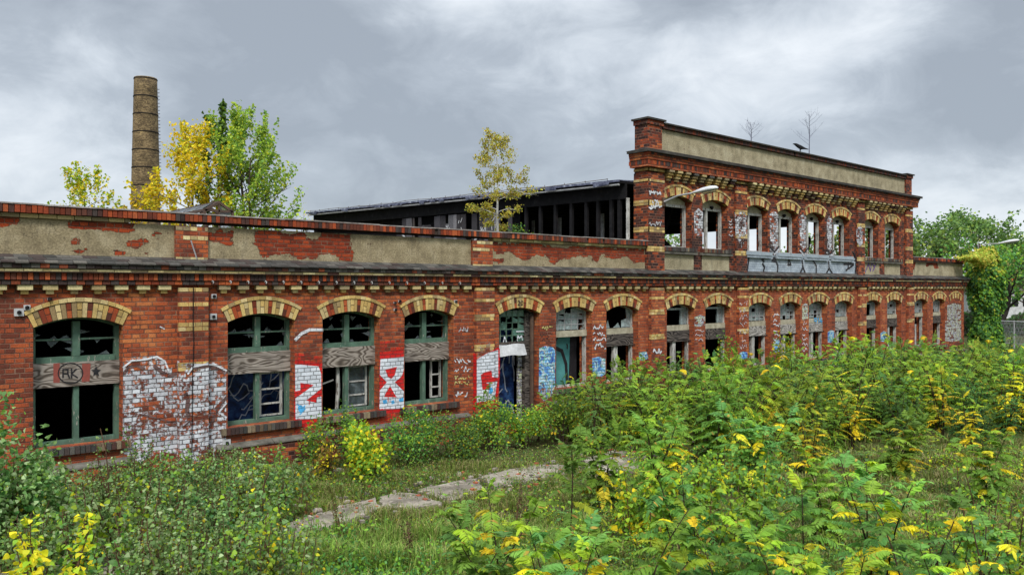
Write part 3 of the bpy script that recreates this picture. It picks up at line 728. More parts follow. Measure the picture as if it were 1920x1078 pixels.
def win_pale(i, top, board, low, seed):
    xl = WIN[i]; xr = xl + WW - .0; b = .05; y0, y1 = FY, FY + .1; c = (xl + xr) / 2; mb = MB(); Zb = ZSILL
    mb.box(xl, xl + b, y0, y1, Zb, ZSP); mb.box(xr - b, xr, y0, y1, Zb, ZSP); arched_head(mb, xl, xr, 0, ZSP, RISE, b, y0, y1)
    mb.box(xl + b, xr - b, y0 + .002, y1, Zb, Zb + .05)
    if 'mull' in low: mb.box(c - .12, c + .02, y0 - .01, y1 - .01, Zb + .05, 1.82)
    o = build(mb, 'window', 'white_wood')
    q = MB(); q.box(xl + .01, xr - .01, y0 - .035, y0 - .004, 2.14, 2.30); sub(o, q, 'cream_panel', 'cream')
    if board:
        q = MB(); q.box(xl + .01, xr - .01, y0 - .05, y0 - .036 + .03, 1.82, 2.135); sub(o, q, 'board', board)
    if top == 'open':
        q = MB(); shards_in(q, xl + b, xr - b, 2.31, 2.85, y0 + .05, 4, seed); q.face([(xr - .42, y0 + .04, 2.31), (xr - b, y0 + .04, 2.31), (xr - b, y0 + .04, 2.85), (xr - .25, y0 + .04, 2.86), (xr - .2, y0 + .04, 2.55), (xr - .42, y0 + .04, 2.5)]); sub(o, q, 'glass_shards', 'glass_grey')
    elif top == 'side':
        q = MB(); q.box(xr - .36, xr - .30, y0 + .01, y0 + .06, 2.31, 2.80); q.face([(xr - .3, y0 + .04, 2.31), (xr - b, y0 + .04, 2.31), (xr - b, y0 + .04, 2.8), (xr - .3, y0 + .04, 2.85)])
        q.box(xl + b, xr - b, y0 + .0, y0 + .05, 2.74, 2.80); sub(o, q, 'side_light', 'glass_grey')
    else:
        r = random.Random(seed); holes = {(r.randint(0, 4), r.randint(0, 3)) for _ in range(r.randint(2, 5))}
        multi_pane(o, xl + b, xr - b, 2.31, 2.87, 5, 4, holes, 'glass_grey', seed)
    return o
win_pale(5, 'multi', None, '', 3); win_pale(6, 'open', 'board_dark', 'mull', 8); win_pale(7, 'side', 'board_dark', 'mull', 9); win_pale(8, 'side', 'board_dark', '', 10)
for i, (bd, lo) in zip(range(9, 17), (('board_pale', 'mull'), ('board_pale', 'mull'), ('board_pale', 'mull'), ('board_pale', 'mull'), ('board_dark', ''), ('board_dark', 'mull'), (None, 'mull'), ('board_dark', ''))):
    win_pale(i, 'multi' if i != 13 else 'side', bd, lo, 20 + i)
# teal painted room behind the window right of the door
xl = WIN[5]; mb = MB(); mb.box(xl + .01, xl + 1.29, .56, .6, .1, 2.1); tl = build(mb, 'painted_partition', 'teal')
mb = MB(); stroke(mb, [(xl + .0, .9), (xl + .1, 1.6), (xl + .35, 1.9), (xl + .75, 1.75), (xl + .9, 1.4), (xl + .95, .8)], .10, .555); mb.face([(xl + .25, .553, 1.35), (xl + .5, .553, 1.38), (xl + .48, .553, 1.66), (xl + .28, .553, 1.62)])
mb.face([(xl + .3, .553, .75), (xl + .42, .553, .75), (xl + .5, .553, 1.2), (xl + .3, .553, 1.2)]); mb.face([(xl + .95, .552, .1), (xl + 1.29, .552, .1), (xl + 1.29, .552, 2.1), (xl + 1.05, .552, 2.1)]); rnd_strokes(mb, xl, xl + 1, 1.8, 2.1, .55, 4, .04, 3)
mb.build('mural_lines', M['ink'], tl, BO)
# blue mural seen through the second window
xl = WIN[1]; mb = MB(); mb.box(xl - .2, xl + 2.2, .9, .95, .1, 2.0); tl = build(mb, 'painted_partition', 'mural')
mb = MB(); rnd_strokes(mb, xl, xl + 2.1, .6, 1.9, .89, 18, .022, 12); mb.build('mural_lines', M['mural_line'], tl, BO)
# blind bricked-in arch at the far right
xl = WIN[17]
# sills
def sill(xl, xr, z, mat='brick_unit', painted=False):
    mb = MB(); x = xl - .12
    while x < xr + .10:
        mb.box(x, x + .068, -.085, .20, z - .12, z - .004, (.32, .37, .41) if painted else pick(PALE[3:] + DARKS[:4] + TILES + [(.17, .12, .075), (.22, .17, .11)])); x += .077
    return mb
for i, x in enumerate(WIN[:-1]):
    if i == 4: continue
    ob = build(sill(x, x + WW, ZSILL), 'window_sill', 'brick_unit')

# ------------------------------------------------------------------ the taller part
TX0, TX1 = 17.45, 34.72; ZT = 7.18
tops = [(x, x + WW, TSILL, TSP, RISE) for x in TWIN]
mb = MB(); wall_with_openings(mb, TX0, TX1, 3.90, ZT, tops, 0.03, .42); build(mb, 'upper_wall', 'brick_dark')
for x in TWIN: arch(x, x + WW, TSP, RISE, y=.03)
TP = [(17.45, 18.14), (21.72, 22.32), (29.84, 30.38), (34.10, 34.72)]
for a, b in TP:
    mb = MB(); mb.box(a - (.002 if a > 18 else 0.04), b, -.07, .029 if a > 18 else .44, 3.86, 6.60)
    if a < 18: mb = MB(); mb.box(a - .03, b, -.07, .028, 3.86, 6.60); mb.box(a - .03, a - .001, .0285, .45, 3.86, 6.60)
    ob = build(mb, 'upper_pilaster', 'brick_dark')
    for zt, n in ((6.72, 1), (6.42, 1), (5.83, 2), (5.09, 2), (4.55, 2)):
        mb = MB()
        for k in range(n):
            z1_ = zt - k * RH; x = a - (.035 if a < 18 else .005)
            while x < b - .02:
                w = .125; mb.box(x, min(x + w, b + .005) - .009, -.075, -.02, z1_ - RH + .01, z1_, pick(YEL)); x += w
            if a < 18 and zt > 4.6:
                y = -.075
                while y < .44: mb.box(a - .045, a + .02, y + .0, min(y + .16, .452) - .009, z1_ - RH + .0105, z1_ - .0005, pick(YEL)); y += .16
        mb.build('yellow_band', M['brick_unit'], ob, BO)
# piers between the spandrel panels
i = 0
for i, x in enumerate(TWIN):
    painted = 22 < x < 29.5
    ob = build(sill(x + .0, x + WW, TSILL, painted=painted), 'window_sill', 'brick_unit')
    mb = MB(); mb.box(x - .16, x + WW + .16, -.065, .02, TSILL - .20, TSILL - .125); mb.build('sill_ledge', M['silver' if painted else 'stone'], ob, BO)
    o = panel('spandrel_panel', x - .04, x + WW + .08, 3.90, TSILL - .21, .024, [], 'plaster_pale', .15)
# stepped corbels
x = 18.24
while x < TX1 - .25:
    if not any(a - .22 < x < b + .04 for a, b in TP):
        mb = MB()
        for k in range(4):
            w = .215 - .03 * k; y = -.19 + .045 * k; z = 6.735 - k * RH; mb.box(x + .022 * k, x + .022 * k + w, y, .03, z - .063, z, pick(PALE + TILES[:1] if k == 0 else YEL + PALE[3:] + DARKS[:1]))
        build(mb, 'corbel', 'brick_unit')
    x += .385
def wrap(mb, p, z0, z1, y1=.452, tint=(1, 1, 1)):
    mb.box(TX0 - p, TX1 + p, -p, y1, z0, z1, tint)
mb = MB(); wrap(mb, .20, 6.745, 6.80); wrap(mb, .19, 6.80 + .002, 6.93); wrap(mb, .22, 6.932, 7.0); wrap(mb, .235, 7.002, 7.06); wrap(mb, .25, 7.062, 7.12); build(mb, 'upper_cornice', 'brick')
mb = MB(); run(mb, TX0 - .2, TX1 + .2, 6.808, 6.925, -.205, -.1, .077, .010, REDS + DARKS)
y = -.20
while y < .44: mb.box(TX0 - .205, TX0 - .1, y, y + .066, 6.808, 6.925, pick(REDS + DARKS)); y += .077
build(mb, 'upper_soldier_course', 'brick_unit'); mb = MB(); run(mb, TX0 - .26, TX1 + .26, 7.064, 7.118, -.262, -.1, .127, .01, DARKS + REDS[:1]); build(mb, 'upper_dark_course', 'brick_unit')
mb = MB(); wrap(mb, .33, 7.124, 7.20); mb.hexa([(TX0 - .33, -.33, 7.20), (TX1 + .33, -.33, 7.20), (TX1 + .33, .5, 7.20), (TX0 - .33, .5, 7.20), (TX0 - .30, -.30, 7.215), (TX1 + .30, -.30, 7.215), (TX1 + .02, .03, 7.285), (TX0 - .02, .03, 7.285)]); build(mb, 'upper_ledge', 'stone_dark')
mb = MB(); mb.box(TX0 + .6, TX1 - .5, .055, .40, 7.21, 7.90); build(mb, 'top_parapet', 'brick_dark')
panel('top_parapet_panel', TX0 + .62, TX1 - .52, 7.24, 7.89, .05, [], 'plaster_pale', .1)
for a, b in ((TX0 + .0, TX0 + .64), (TX1 - .54, TX1)):
    mb = MB(); mb.box(a, b, -.02, .44, 7.25, 7.95); mb.box(a - .04, b + .04, -.06, .46, 7.951, 8.08); ob = build(mb, 'corner_pier', 'brick_dark')
    mb = MB(); mb.box(a - .09, b + .09, -.11, .5, 8.081, 8.13); mb.build('pier_cap', M['stone_dark'], ob, BO)
mb = MB(); run(mb, TX0 + .68, TX1 - .58, 7.905, 8.02, -.035, .42, .077, .009, DARKS[:4] * 3 + REDS[2:3], .01)
mb.box(TX0 + .64, TX1 - .54, -.0, .4, 7.9, 8.01, (.05, .03, .025)); build(mb, 'top_coping', 'brick_unit')
mb = MB(); mb.box(TX0 + .70, TX1 - .60, -.09, .45, 8.024, 8.065); build(mb, 'top_coping_slab', 'stone_dark')

def win_upper(i, kind):
    xl = TWIN[i]; xr = xl + WW; y0, y1 = .25, .33; mb = MB(); b = .075; zt = 5.75
    mb.box(xl, xl + b, y0, y1, TSILL, zt); mb.box(xr - b, xr, y0, y1, TSILL, zt); mb.box(xl, xr, y0 - .002, y1 + .002, zt, zt + .07); mb.box(xl + b, xr - b, y0 + .002, y1, TSILL, TSILL + .04)
    if kind != 'wide': c = xl + .52; mb.box(c - .045, c + .045, y0 + .001, y1, TSILL + .04, zt)
    o = build(mb, 'window', 'white_wood')
    mb = MB(); ap = arc_pts(xl, xr, TSP, RISE, 10)[0]
    mb.face([(a, y0 + .03, b_) for a, b_ in [(xl, zt + .07), (xr, zt + .07)] + ap[::-1]]); mb.face([(a, y0 + .06, b_) for a, b_ in ap + [(xr, zt + .07), (xl, zt + .07)]]); sub(o, mb, 'arch_panel', 'cream')
    if kind == 'lamp' or i in (1, 3, 4, 5):
        mb = MB(); mb.lathe([(0, .06), (.05, .05), (.06, 0), (.03, -.05), (0, -.06)], (xl + .75, y0 - .03, zt + .10), 10); sub(o, mb, 'socket', 'black')
    return o
for i, k in enumerate(('wide', 'm', 'm', 'm', 'm', 'm', 'm', 'm')): win_upper(i, k)
# burnt timbers inside the taller part
for a, b in (((19.3, 1.2, 4.3), (20.8, 1.6, 6.3)), ((18.5, 1.0, 5.3), (20.4, 1.3, 4.5)), ((23.2, 1.0, 4.2), (24.3, 1.3, 5.6)), ((22.8, 1.0, 4.3), (23.6, 1.3, 5.9)), ((25.2, 1.2, 4.2), (25.25, 1.2, 6.4)), ((21.0, 1.0, 4.2), (21.3, 1.2, 5.2)), ((28.1, 1.2, 4.2), (28.9, 1.4, 5.3))):
    mb = MB(); mb.bar(a, b, .11, .13); build(mb, 'charred_beam', 'black')

# ------------------------------------------------------------------ wall paint
def clip(poly, x0, x1):
    for sgn, lim in ((1, x0), (-1, x1)):
        out = []
        for i in range(len(poly)):
            a, b = poly[i - 1], poly[i]; ia, ib = sgn * (a[0] - lim) >= 0, sgn * (b[0] - lim) >= 0
            if ia != ib: t = (lim - a[0]) / (b[0] - a[0]); out.append((lim, a[1] + t * (b[1] - a[1])))
            if ib: out.append(b)
        poly = out
        if not poly: return []
    return poly
GAPS = [(WIN[i], WIN[i] + WW) for i in range(17)]
def faces_of_wall():
    segs = []; x = XL
    for a, b in PIL: segs += [(x, a, 0.0), (a, b, PY)]; x = b
    return segs + [(x, XR, 0.0)]
WS = faces_of_wall()
def paint(name, items, parent=BR, upper=False):
    """items: (pixel polygon, material, layer) or ('s', pixel polyline, width, material, layer); one mesh per material"""
    groups = {}
    for it in items:
        if it[0] == 's': _, pts, w, mat, lay = it; groups.setdefault((mat), []).append(('s', pts, w, lay))
        else: poly, mat, lay = it; groups.setdefault((mat), []).append(('p', poly, 0, lay))
    for mat, gs in groups.items():
        mb = MB()
        for kind, pts, w, lay in gs:
            segs = [(TX0, TX1, 0.03 if upper is True else upper)] if upper is not False else WS
            for a, b, y in segs:
                q = [(P(x, yy, y).x, P(x, yy, y).z) for x, yy in pts]; yy = y - (.008 if y < 0 else .002) - .0025 * lay
                if max(t[0] for t in q) < a or min(t[0] for t in q) > b: continue
                if kind == 'p':
                    c = clip(q, a, b)
                    if len(c) > 2: mb.face([(u, yy, v) for u, v in c])
                    if y < 0 and min(t[0] for t in q) < a - .02:      # the flank of the pilaster
                        zs = [v for u, v in q]; 
                        mb.face([(a - .002, y, min(zs) + .02), (a - .002, 0, min(zs) + .02), (a - .002, 0, max(zs) - .12), (a - .002, y, max(zs) - .12)]) if lay == 0 else None
                else:
                    for s0, s1 in zip(q[:-1], q[1:]):
                        if a <= (s0[0] + s1[0]) / 2 <= b: stroke(mb, [s0, s1], w, yy - rng.random() * .001)
        if mb.f: mb.build(name, M[mat], parent, BO)
# worn white piece with brown outlines, left
paint('graffiti', [([(231, 672), (250, 668), (290, 666), (308, 672), (318, 690), (331, 684), (352, 680), (384, 682), (388, 678), (404, 679), (424, 690), (424, 832), (408, 838), (400, 850), (386, 846), (380, 872), (352, 868), (331, 850), (300, 846), (262, 866), (230, 848)], 'white_spray', 0),
      ('s', [(233, 700), (240, 688), (256, 684), (268, 690)], .05, 'brown_spray', 2), ('s', [(290, 686), (304, 698), (318, 704), (330, 700)], .06, 'brown_spray', 2),
      ('s', [(262, 776), (290, 782), (318, 790), (330, 790)], .03, 'brown_spray', 2), ('s', [(348, 738), (352, 750), (350, 768), (354, 784)], .07, 'brown_spray', 2), ('s', [(342, 800), (360, 785), (372, 776), (386, 772)], .025, 'brown_spray', 2),
      ('s', [(424, 745), (412, 758), (403, 776), (396, 796)], .06, 'brown_spray', 2), ('s', [(424, 755), (410, 772), (424, 782)], .03, 'tag_white', 3), ('s', [(352, 684), (366, 690), (390, 686), (420, 694)], .05, 'brown_spray', 1),
      ('s', [(231, 688), (246, 676), (268, 674), (294, 668), (308, 676), (316, 694)], .03, 'tag_white', 3), ('s', [(352, 700), (360, 688), (384, 682), (404, 684), (424, 694)], .03, 'tag_white', 3)])
# red and white Z
Zp = [([(553, 674), (604, 680), (603, 786), (576, 800), (551, 798)], 'red_solid', 0),
      ([(553, 682), (597, 686), (602, 700), (603, 784), (554, 785)], 'white_solid', 1),
      ([(552, 733), (563, 731), (563, 717), (588, 721), (552, 747)], 'red_solid', 2), ([(603, 727), (574, 750), (593, 754), (594, 744), (603, 742)], 'red_solid', 2),
      ([(558, 762), (564, 758), (570, 764), (568, 770), (564, 774), (560, 770)], 'blue_solid', 2), ('s', [(556, 757), (572, 766), (562, 776)], .02, 'blue_solid', 2), ('s', [(571, 760), (566, 768)], .03, 'blue_solid', 2)]
paint('graffiti', Zp + [([(552, 660), (604, 668), (603, 684), (553, 680)], 'red_mist', 4), ([(551, 796), (576, 798), (574, 818), (552, 815)], 'red_mist', 4)])
E8 = [([(712, 660), (757, 655), (757, 772), (710, 776)], 'red_solid', 0),
      ([(713, 673), (757, 668), (757, 690), (754, 704), (740, 716), (757, 733), (757, 765), (711, 766), (712, 731), (725, 716), (712, 702)], 'white_solid', 1),
      ([(722, 692), (744, 687), (740, 702), (734, 709), (727, 706)], 'red_solid', 2), ([(731, 723), (742, 742), (745, 744), (720, 743), (723, 736)], 'red_solid', 2),
      ([(717, 750), (724, 748), (726, 755), (719, 757)], 'blue_solid', 2), ([(733, 751), (738, 749), (740, 755), (734, 757)], 'blue_solid', 2), ([(747, 748), (756, 744), (756, 752), (749, 753)], 'blue_solid', 2),
      ([(712, 704), (723, 716), (712, 728)], 'red_solid', 2), ([(757, 694), (757, 732), (742, 716), (752, 706)], 'red_solid', 2)]
paint('graffiti', E8 + [([(712, 640), (757, 636), (757, 660), (712, 664)], 'red_mist', 4), ([(711, 774), (757, 770), (755, 792), (712, 794)], 'red_mist', 4)])
Gp = [([(888, 674), (934, 650), (937, 654), (937, 700), (935, 730), (931, 766), (892, 764), (889, 720)], 'red_solid', 0),
      ([(889, 676), (912, 662), (934, 655), (934, 706), (930, 726), (928, 748), (893, 754), (889, 720)], 'white_solid', 1),
      ([(901, 702), (908, 697), (921, 694), (922, 706), (935, 708), (935, 714), (911, 716), (912, 718), (917, 719), (915, 728), (904, 730)], 'red_solid', 2),
      ([(917, 727), (922, 725), (924, 732), (920, 738), (916, 736)], 'blue_solid', 3)]
paint('graffiti', Gp + [([(889, 648), (934, 640), (934, 656), (889, 678)], 'white_mist', 4)])
paint('graffiti', [([(1011, 652), (1022, 648), (1036, 650), (1041, 656), (1041, 724), (1030, 730), (1016, 726), (1010, 734)], 'multi', 0), ([(1011, 730), (1030, 728), (1040, 724), (1036, 740), (1020, 752), (1012, 744)], 'scrawl', 1)])
paint('graffiti', [([(1110, 671), (1122, 668), (1135, 672), (1135, 700), (1128, 706), (1111, 704)], 'multi', 0)])
paint('graffiti', [([(1198, 660), (1212, 658), (1216, 672), (1198, 676)], 'multi', 0)])
for a, b, c, d, mt in ((1302, 592, 1322, 612, 'scrawl'), (1385, 660, 1401, 674, 'multi'), (1450, 638, 1462, 660, 'multi'), (1552, 620, 1564, 642, 'multi'), (1651, 622, 1662, 640, 'multi'), (1504, 570, 1515, 600, 'scrawl'), (1776, 570, 1802, 600, 'scrawl'), (1772, 600, 1802, 640, 'scrawl')):
    paint('graffiti', [([(a, b + 2), ((a + c) / 2, b - 2), (c, b), (c, d - 3), ((a + c) / 2, d), (a, d - 1)], mt, 0)])
dr = []
for x_, y_, l_ in ((560, 786, 14), (571, 787, 9), (590, 786, 16), (716, 767, 10), (733, 768, 15), (749, 767, 8), (900, 754, 10), (918, 754, 14), (579, 748, 9), (727, 745, 6), (910, 731, 8), (925, 708, 6)): dr.append(('s', [(x_, y_ - 2), (x_ + .3, y_ + l_)], .016, 'red_solid', 5))
for x_, y_, l_ in ((240, 850, 12), (262, 848, 20), (300, 846, 16), (345, 860, 14), (372, 870, 10), (400, 846, 14)): dr.append(('s', [(x_, y_ - 2), (x_ + .3, y_ + l_)], .02, 'tag_white', 5))
for x_, y_, l_ in ((1014, 726, 14), (1024, 726, 18), (1033, 724, 12)): dr.append(('s', [(x_, y_), (x_, y_ + l_)], .02, 'blue_solid', 5))
paint('paint_drips', dr)
# thin marker tags
def scribble(x0, y0, x1, y1, rows, seed, mat, w=.022):
    r = random.Random(seed); its = []
    for k in range(rows):
        yb = y0 + (y1 - y0) * (k + .5) / rows; h = (y1 - y0) / rows * .38; x = x0; pts = []
        while x < x1:
            pts.append((x, yb + r.uniform(-h, h))); x += r.uniform(.8, 2.6)
            if r.random() < .22: 
                if len(pts) > 1: its.append(('s', pts, w, mat, 4))
                pts = []
        if len(pts) > 1: its.append(('s', pts, w, mat, 4))
    return its
paint('graffiti', scribble(852, 670, 882, 698, 2, 3, 'tag_white') + scribble(852, 702, 880, 722, 2, 4, 'tag_yellow') + scribble(854, 732, 876, 744, 1, 5, 'tag_white', .03) + scribble(858, 610, 878, 624, 1, 9, 'tag_white', .012))
paint('graffiti', scribble(1112, 606, 1133, 620, 1, 6, 'tag_white', .035) + scribble(1112, 622, 1135, 640, 2, 7, 'tag_white', .03) + scribble(1112, 640, 1135, 656, 1, 8, 'tag_white', .035))
paint('graffiti', scribble(1016, 610, 1036, 620, 1, 12, 'tag_yellow', .03) + scribble(1012, 624, 1038, 640, 2, 14, 'ink', .012))
paint('graffiti', scribble(1218, 624, 1242, 634, 1, 21, 'tag_yellow', .03) + scribble(1222, 650, 1240, 664, 1, 22, 'tag_white', .05))
paint('graffiti', scribble(1450, 586, 1461, 640, 6, 23, 'tag_white', .03) + scribble(1504, 600, 1514, 660, 6, 24, 'tag_white', .025) + scribble(1303, 616, 1320, 640, 3, 25, 'tag_white', .015) + scribble(1384, 560, 1401, 656, 7, 26, 'tag_white', .015))
paint('graffiti', [('s', [(554, 636), (566, 624), (580, 618), (604, 618)], .06, 'tag_white', 2), ('s', [(300, 612), (308, 616)], .02, 'tag_white', 2)])
# taller part: worn white piers and silver letters across the spandrels
for a, b, c, d in ((1301, 398, 1318, 440), (1443, 402, 1459, 464), (1499, 408, 1512, 462), (1550, 412, 1560, 468), (1605, 430, 1618, 456)):
    paint('graffiti', [([(a, b), ((a + c) / 2, b - 8), (c, b), (c - 1, d), ((a + c) / 2, d + 6), (a + 1, d - 4)], 'white_spray', 0)], upper=True if a != 1605 else -.071)
paint('graffiti', [([(1377, 398), (1399, 396), (1399, 450), (1390, 464), (1379, 440)], 'white_spray', 0)], upper=-.071)
paint('graffiti', [([(1400, 477), (1603, 484), (1605, 513), (1402, 511)], 'silver', 0), ] , upper=.0235)
LS = [[(1404, 480), (1400, 512)], [(1434, 482), (1428, 486), (1432, 490)], [(1429, 494), (1433, 500), (1431, 508)], [(1447, 488), (1453, 482), (1454, 490), (1448, 488)], [(1452, 484), (1458, 498), (1457, 511)], [(1478, 484), (1477, 496), (1482, 496), (1479, 484)], [(1503, 484), (1505, 500), (1500, 511)], [(1505, 500), (1509, 511)],
      [(1524, 488), (1530, 498), (1530, 512)], [(1553, 486), (1554, 502), (1549, 512)], [(1554, 502), (1560, 512)], [(1582, 495), (1600, 494)], [(1586, 506), (1600, 496)], [(1590, 490), (1590, 500)], [(1600, 472), (1605, 486), (1603, 512)]]
paint('graffiti', [('s', q, .075, 'ink', 5) for q in LS] + [('s', [(1402, 480), (1500, 484), (1604, 488)], .03, 'ink', 5)] + [('s', q, .11, 'white_spray', 3) for q in LS[3:14]], upper=.0235)
paint('graffiti', [('s', q, .06, 'ink', 6) for q in ([(1443, 462), (1451, 472), (1460, 462)], [(1499, 464), (1507, 474), (1514, 465)], [(1549, 468), (1556, 476), (1563, 469)])] +
      [('s', q, .10, 'white_spray', 4) for q in ([(1443, 465), (1451, 476), (1460, 466)], [(1499, 467), (1507, 478), (1514, 469)], [(1549, 471), (1556, 480), (1563, 473)])], upper=.025)
paint('graffiti', [('s', [(1622, 510), (1628, 494), (1632, 508), (1634, 492), (1640, 500), (1636, 508), (1642, 494)], .05, 'purple', 3)], upper=.022)
sc = scribble(1216, 372, 1240, 392, 2, 31, 'tag_white', .04) + scribble(1217, 356, 1238, 366, 1, 32, 'tag_white', .045) + scribble(1216, 412, 1240, 426, 1, 33, 'tag_white', .02)
sc += [('s', [(1218, 378), (1214, 386), (1219, 392), (1228, 386), (1230, 378)], .04, 'tag_white', 4)]
paint('graffiti', sc, upper=-.071)
paint('graffiti', scribble(1366, 410, 1374, 444, 5, 34, 'tag_white', .02), upper=True)
# marks on the boards
def board_marks(ob, its, y):
    g = {}
    for pts, w, mat in its: g.setdefault(mat, []).append((pts, w))
    for k, (mat, ss) in enumerate(g.items()):
        mb = MB()
        for pts, w in ss:
            q = [(P(a, b, y).x, P(a, b, y).z) for a, b in pts]
            if w: stroke(mb, q, w, y - .002 - .002 * k)
            else: mb.face([(a, y - .002 - .002 * k, b) for a, b in q])
        mb.build('board_marking', M[mat], ob, BO)
t = NT('faded_red_stencil'); M['faded_red'] = t.done(t.bsdf(t.mix(t.noise(t.pos(), 18, 4), (0.34, 0.07, 0.05), (0.12, 0.05, 0.04)), 0.8))
circ = [(132 + 23 * math.cos(a * .3142), 699 + 19 * math.sin(a * .3142)) for a in range(21)]
st = [(180 + (10 if k % 2 == 0 else 4) * math.cos(k * .628 - 1.57), 696 + (11 if k % 2 == 0 else 4.5) * math.sin(k * .628 - 1.57)) for k in range(10)]
board_marks(b1, [([(100, 681), (112, 680), (112, 717), (100, 717)], 0, 'faded_red'), ([(154, 681), (170, 681), (168, 714), (153, 716)], 0, 'faded_red'), (circ, .016, 'ink'),
                 ([(118, 707), (118, 692), (127, 692), (127, 700), (118, 700)], .022, 'ink'), ([(127, 700), (130, 708)], .022, 'ink'), ([(134, 708), (134, 691)], .022, 'ink'), ([(143, 691), (134, 700), (145, 707)], .022, 'ink'), (st, 0, 'ink')], FY - .046)
for o in [q for q in BR.children if q.name.startswith('window')]: pass
w12 = [q for q in BR.children if q.name.startswith('window') and not q.name.startswith('window_sill')]
nine = w12[4 + 6] if len(w12) > 10 else w12[-1]
board_marks(nine, [([(1531, 596), (1527, 596), (1527, 601), (1531, 601), (1531, 596), (1530, 606)], .035, 'blue_solid'), ([(1533, 598), (1535, 596), (1535, 606)], .035, 'blue_solid'), ([(1540, 606), (1540, 596), (1537, 602), (1542, 602)], .035, 'blue_solid')], FY - .052)
board_marks(door, [([(944, 640), (946, 630), (949, 640)], .03, 'white_solid'), ([(970, 638), (971, 628), (974, 634), (978, 628), (979, 637)], .03, 'white_solid'), ([(968, 621), (992, 621)], .03, 'white_solid'), ([(984, 640), (987, 626), (990, 638), (994, 624), (997, 636)], .03, 'white_solid')], FY + .01)

# ------------------------------------------------------------------ small fittings on the wall (parts of the building)
def bracket(px, py, s=1.0, seed=1):
    p = P(px, py); mb = MB(); mb.box(p.x - .05 * s, p.x + .05 * s, -.035, -.003, p.z - .045 * s, p.z + .045 * s); ob = build(mb, 'cable_bracket', 'metal_white')
    mb = MB(); mb.lathe([(0, .03), (.028, .02), (.03, -.02), (0, -.03)], (p.x, -.05, p.z), 8); mb.build('bracket_stub', M['black'], ob, BO)
for a, b, s in ((35, 585, 1.3), (50, 576, .9), (399, 593, 1.2), (92, 560, .5), (400, 555, .9), (740, 580, .6), (748, 564, .5), (739, 567, .4), (853, 565, .8), (424, 829, 1.4), (200, 532, .4)): bracket(a, b, s)
mb = MB(); r = P(362, 0, PY); mb.tube([(r.x, PY - .02, 3.40), (r.x - .01, PY - .02, 2.9), (r.x + .005, PY - .02, 2.4), (r.x - .02, PY - .022, 1.8), (r.x - .03, PY - .02, .4)], .008, 5); build(mb, 'lightning_cable', 'black')
mb = MB()
for xx in np.arange(392, 870, 33.0):
    p = P(float(xx), 529 + 0.0 * xx); mb.tube([(p.x, -.13, 3.50), (p.x, -.16, 3.52), (p.x + .02, -.165, 3.50), (p.x + .015, -.155, 3.47)], .010, 5)
build(mb, 'cable_hooks', 'metal_white')
mb = MB(); p = P(356, 445); mb.tube([(p.x, -.05, 4.22), (p.x + .10, -.06, 3.90)], .012, 5); build(mb, 'bent_rod', 'metal_grey')

# ------------------------------------------------------------------ burnt hall behind the taller part
HB = empty('burnt_hall', (17.45, 9, 0)); HO = (17.45, 9, 0)
tag(HB, 'charred black timber hall with a low roof behind the parapet beside the tall front', 'hall')
def hb(mb, name, mat, parent=None): return mb.build(name, M[mat], parent or HB, HO)
Y0, Y1, HX0, HX1 = .47, 19.0, 17.1, 34.6
def rz(y): return 6.30 + (y - Y0) * .022
mb = MB()
mb.hexa([(HX0 - .25, Y0, rz(Y0)), (HX1, Y0, rz(Y0) + .3), (HX1, Y1, rz(Y1) + .3), (HX0 - .25, Y1, rz(Y1)), (HX0 - .25, Y0, rz(Y0) + .07), (HX1, Y0, rz(Y0) + .37), (HX1, Y1, rz(Y1) + .37), (HX0 - .25, Y1, rz(Y1) + .07)])
roof = hb(mb, 'roof', 'black')
t = NT('blue_grey_roof_felt'); v = t.pos(); M['felt'] = t.done(t.bsdf(t.ramp(t.noise(v, 5, 5, .7), [(.35, (.03, .032, .06)), (.55, (.12, .13, .19)), (.7, (.42, .44, .52))]), .5, None, .4))
mb = MB(); r = random.Random(3); y = Y0
while y < Y1:
    w = r.uniform(.3, .8); z = rz(y) + .075; mb.hexa([(HX0 - .33, y, z - .05), (HX0 + .5, y, z + .02), (HX0 + .5, y + w, z + .02), (HX0 - .33, y + w, z - .04), (HX0 - .33, y, z + .01), (HX0 + .5, y, z + .05), (HX0 + .5, y + w, z + .05 + r.uniform(0, .05)), (HX0 - .33, y + w, z + .02)]); y += w
hb(mb, 'roof_edge', 'felt', roof)
mb = MB(); y = Y0 + .4; pts = []
while y < Y1: mb.tube([(HX0 - .3, y, rz(y) + .05), (HX0 - .31, y + .02, rz(y) + .14), (HX0 - .27, y + .05, rz(y) + .15)], .012, 4); pts.append((HX0 - .3, y, rz(y) + .12 + r.uniform(-.03, .02))); y += .85
mb.tube(pts, .010, 4); hb(mb, 'lightning_wire', 'metal_dark', roof)
mb = MB(); mb.hexa([(HX0 - .02, Y0, rz(Y0) - .42), (HX0 + .06, Y0, rz(Y0) - .42), (HX0 + .06, Y1, rz(Y1) - .5), (HX0 - .02, Y1, rz(Y1) - .5), (HX0 - .02, Y0, rz(Y0)), (HX0 + .06, Y0, rz(Y0)), (HX0 + .06, Y1, rz(Y1)), (HX0 - .02, Y1, rz(Y1))]); hb(mb, 'fascia', 'black')
mb = MB(); mb.tube([(HX0 - .28, Y0, rz(Y0) - .05), (HX0 - .28, 5, rz(5) - .06), (HX0 - .28, Y1, rz(Y1) - .05)], .03, 6); hb(mb, 'gutter', 'metal_grey')
PLK = [(.020, .019, .021), (.035, .034, .036), (.013, .012, .013), (.06, .058, .06), (.028, .024, .022)]
def py(px, X=HX0):
    u = (px - 960) / FPX; t = X / (CP + u * SP); return -D + t * (SP - u * CP)
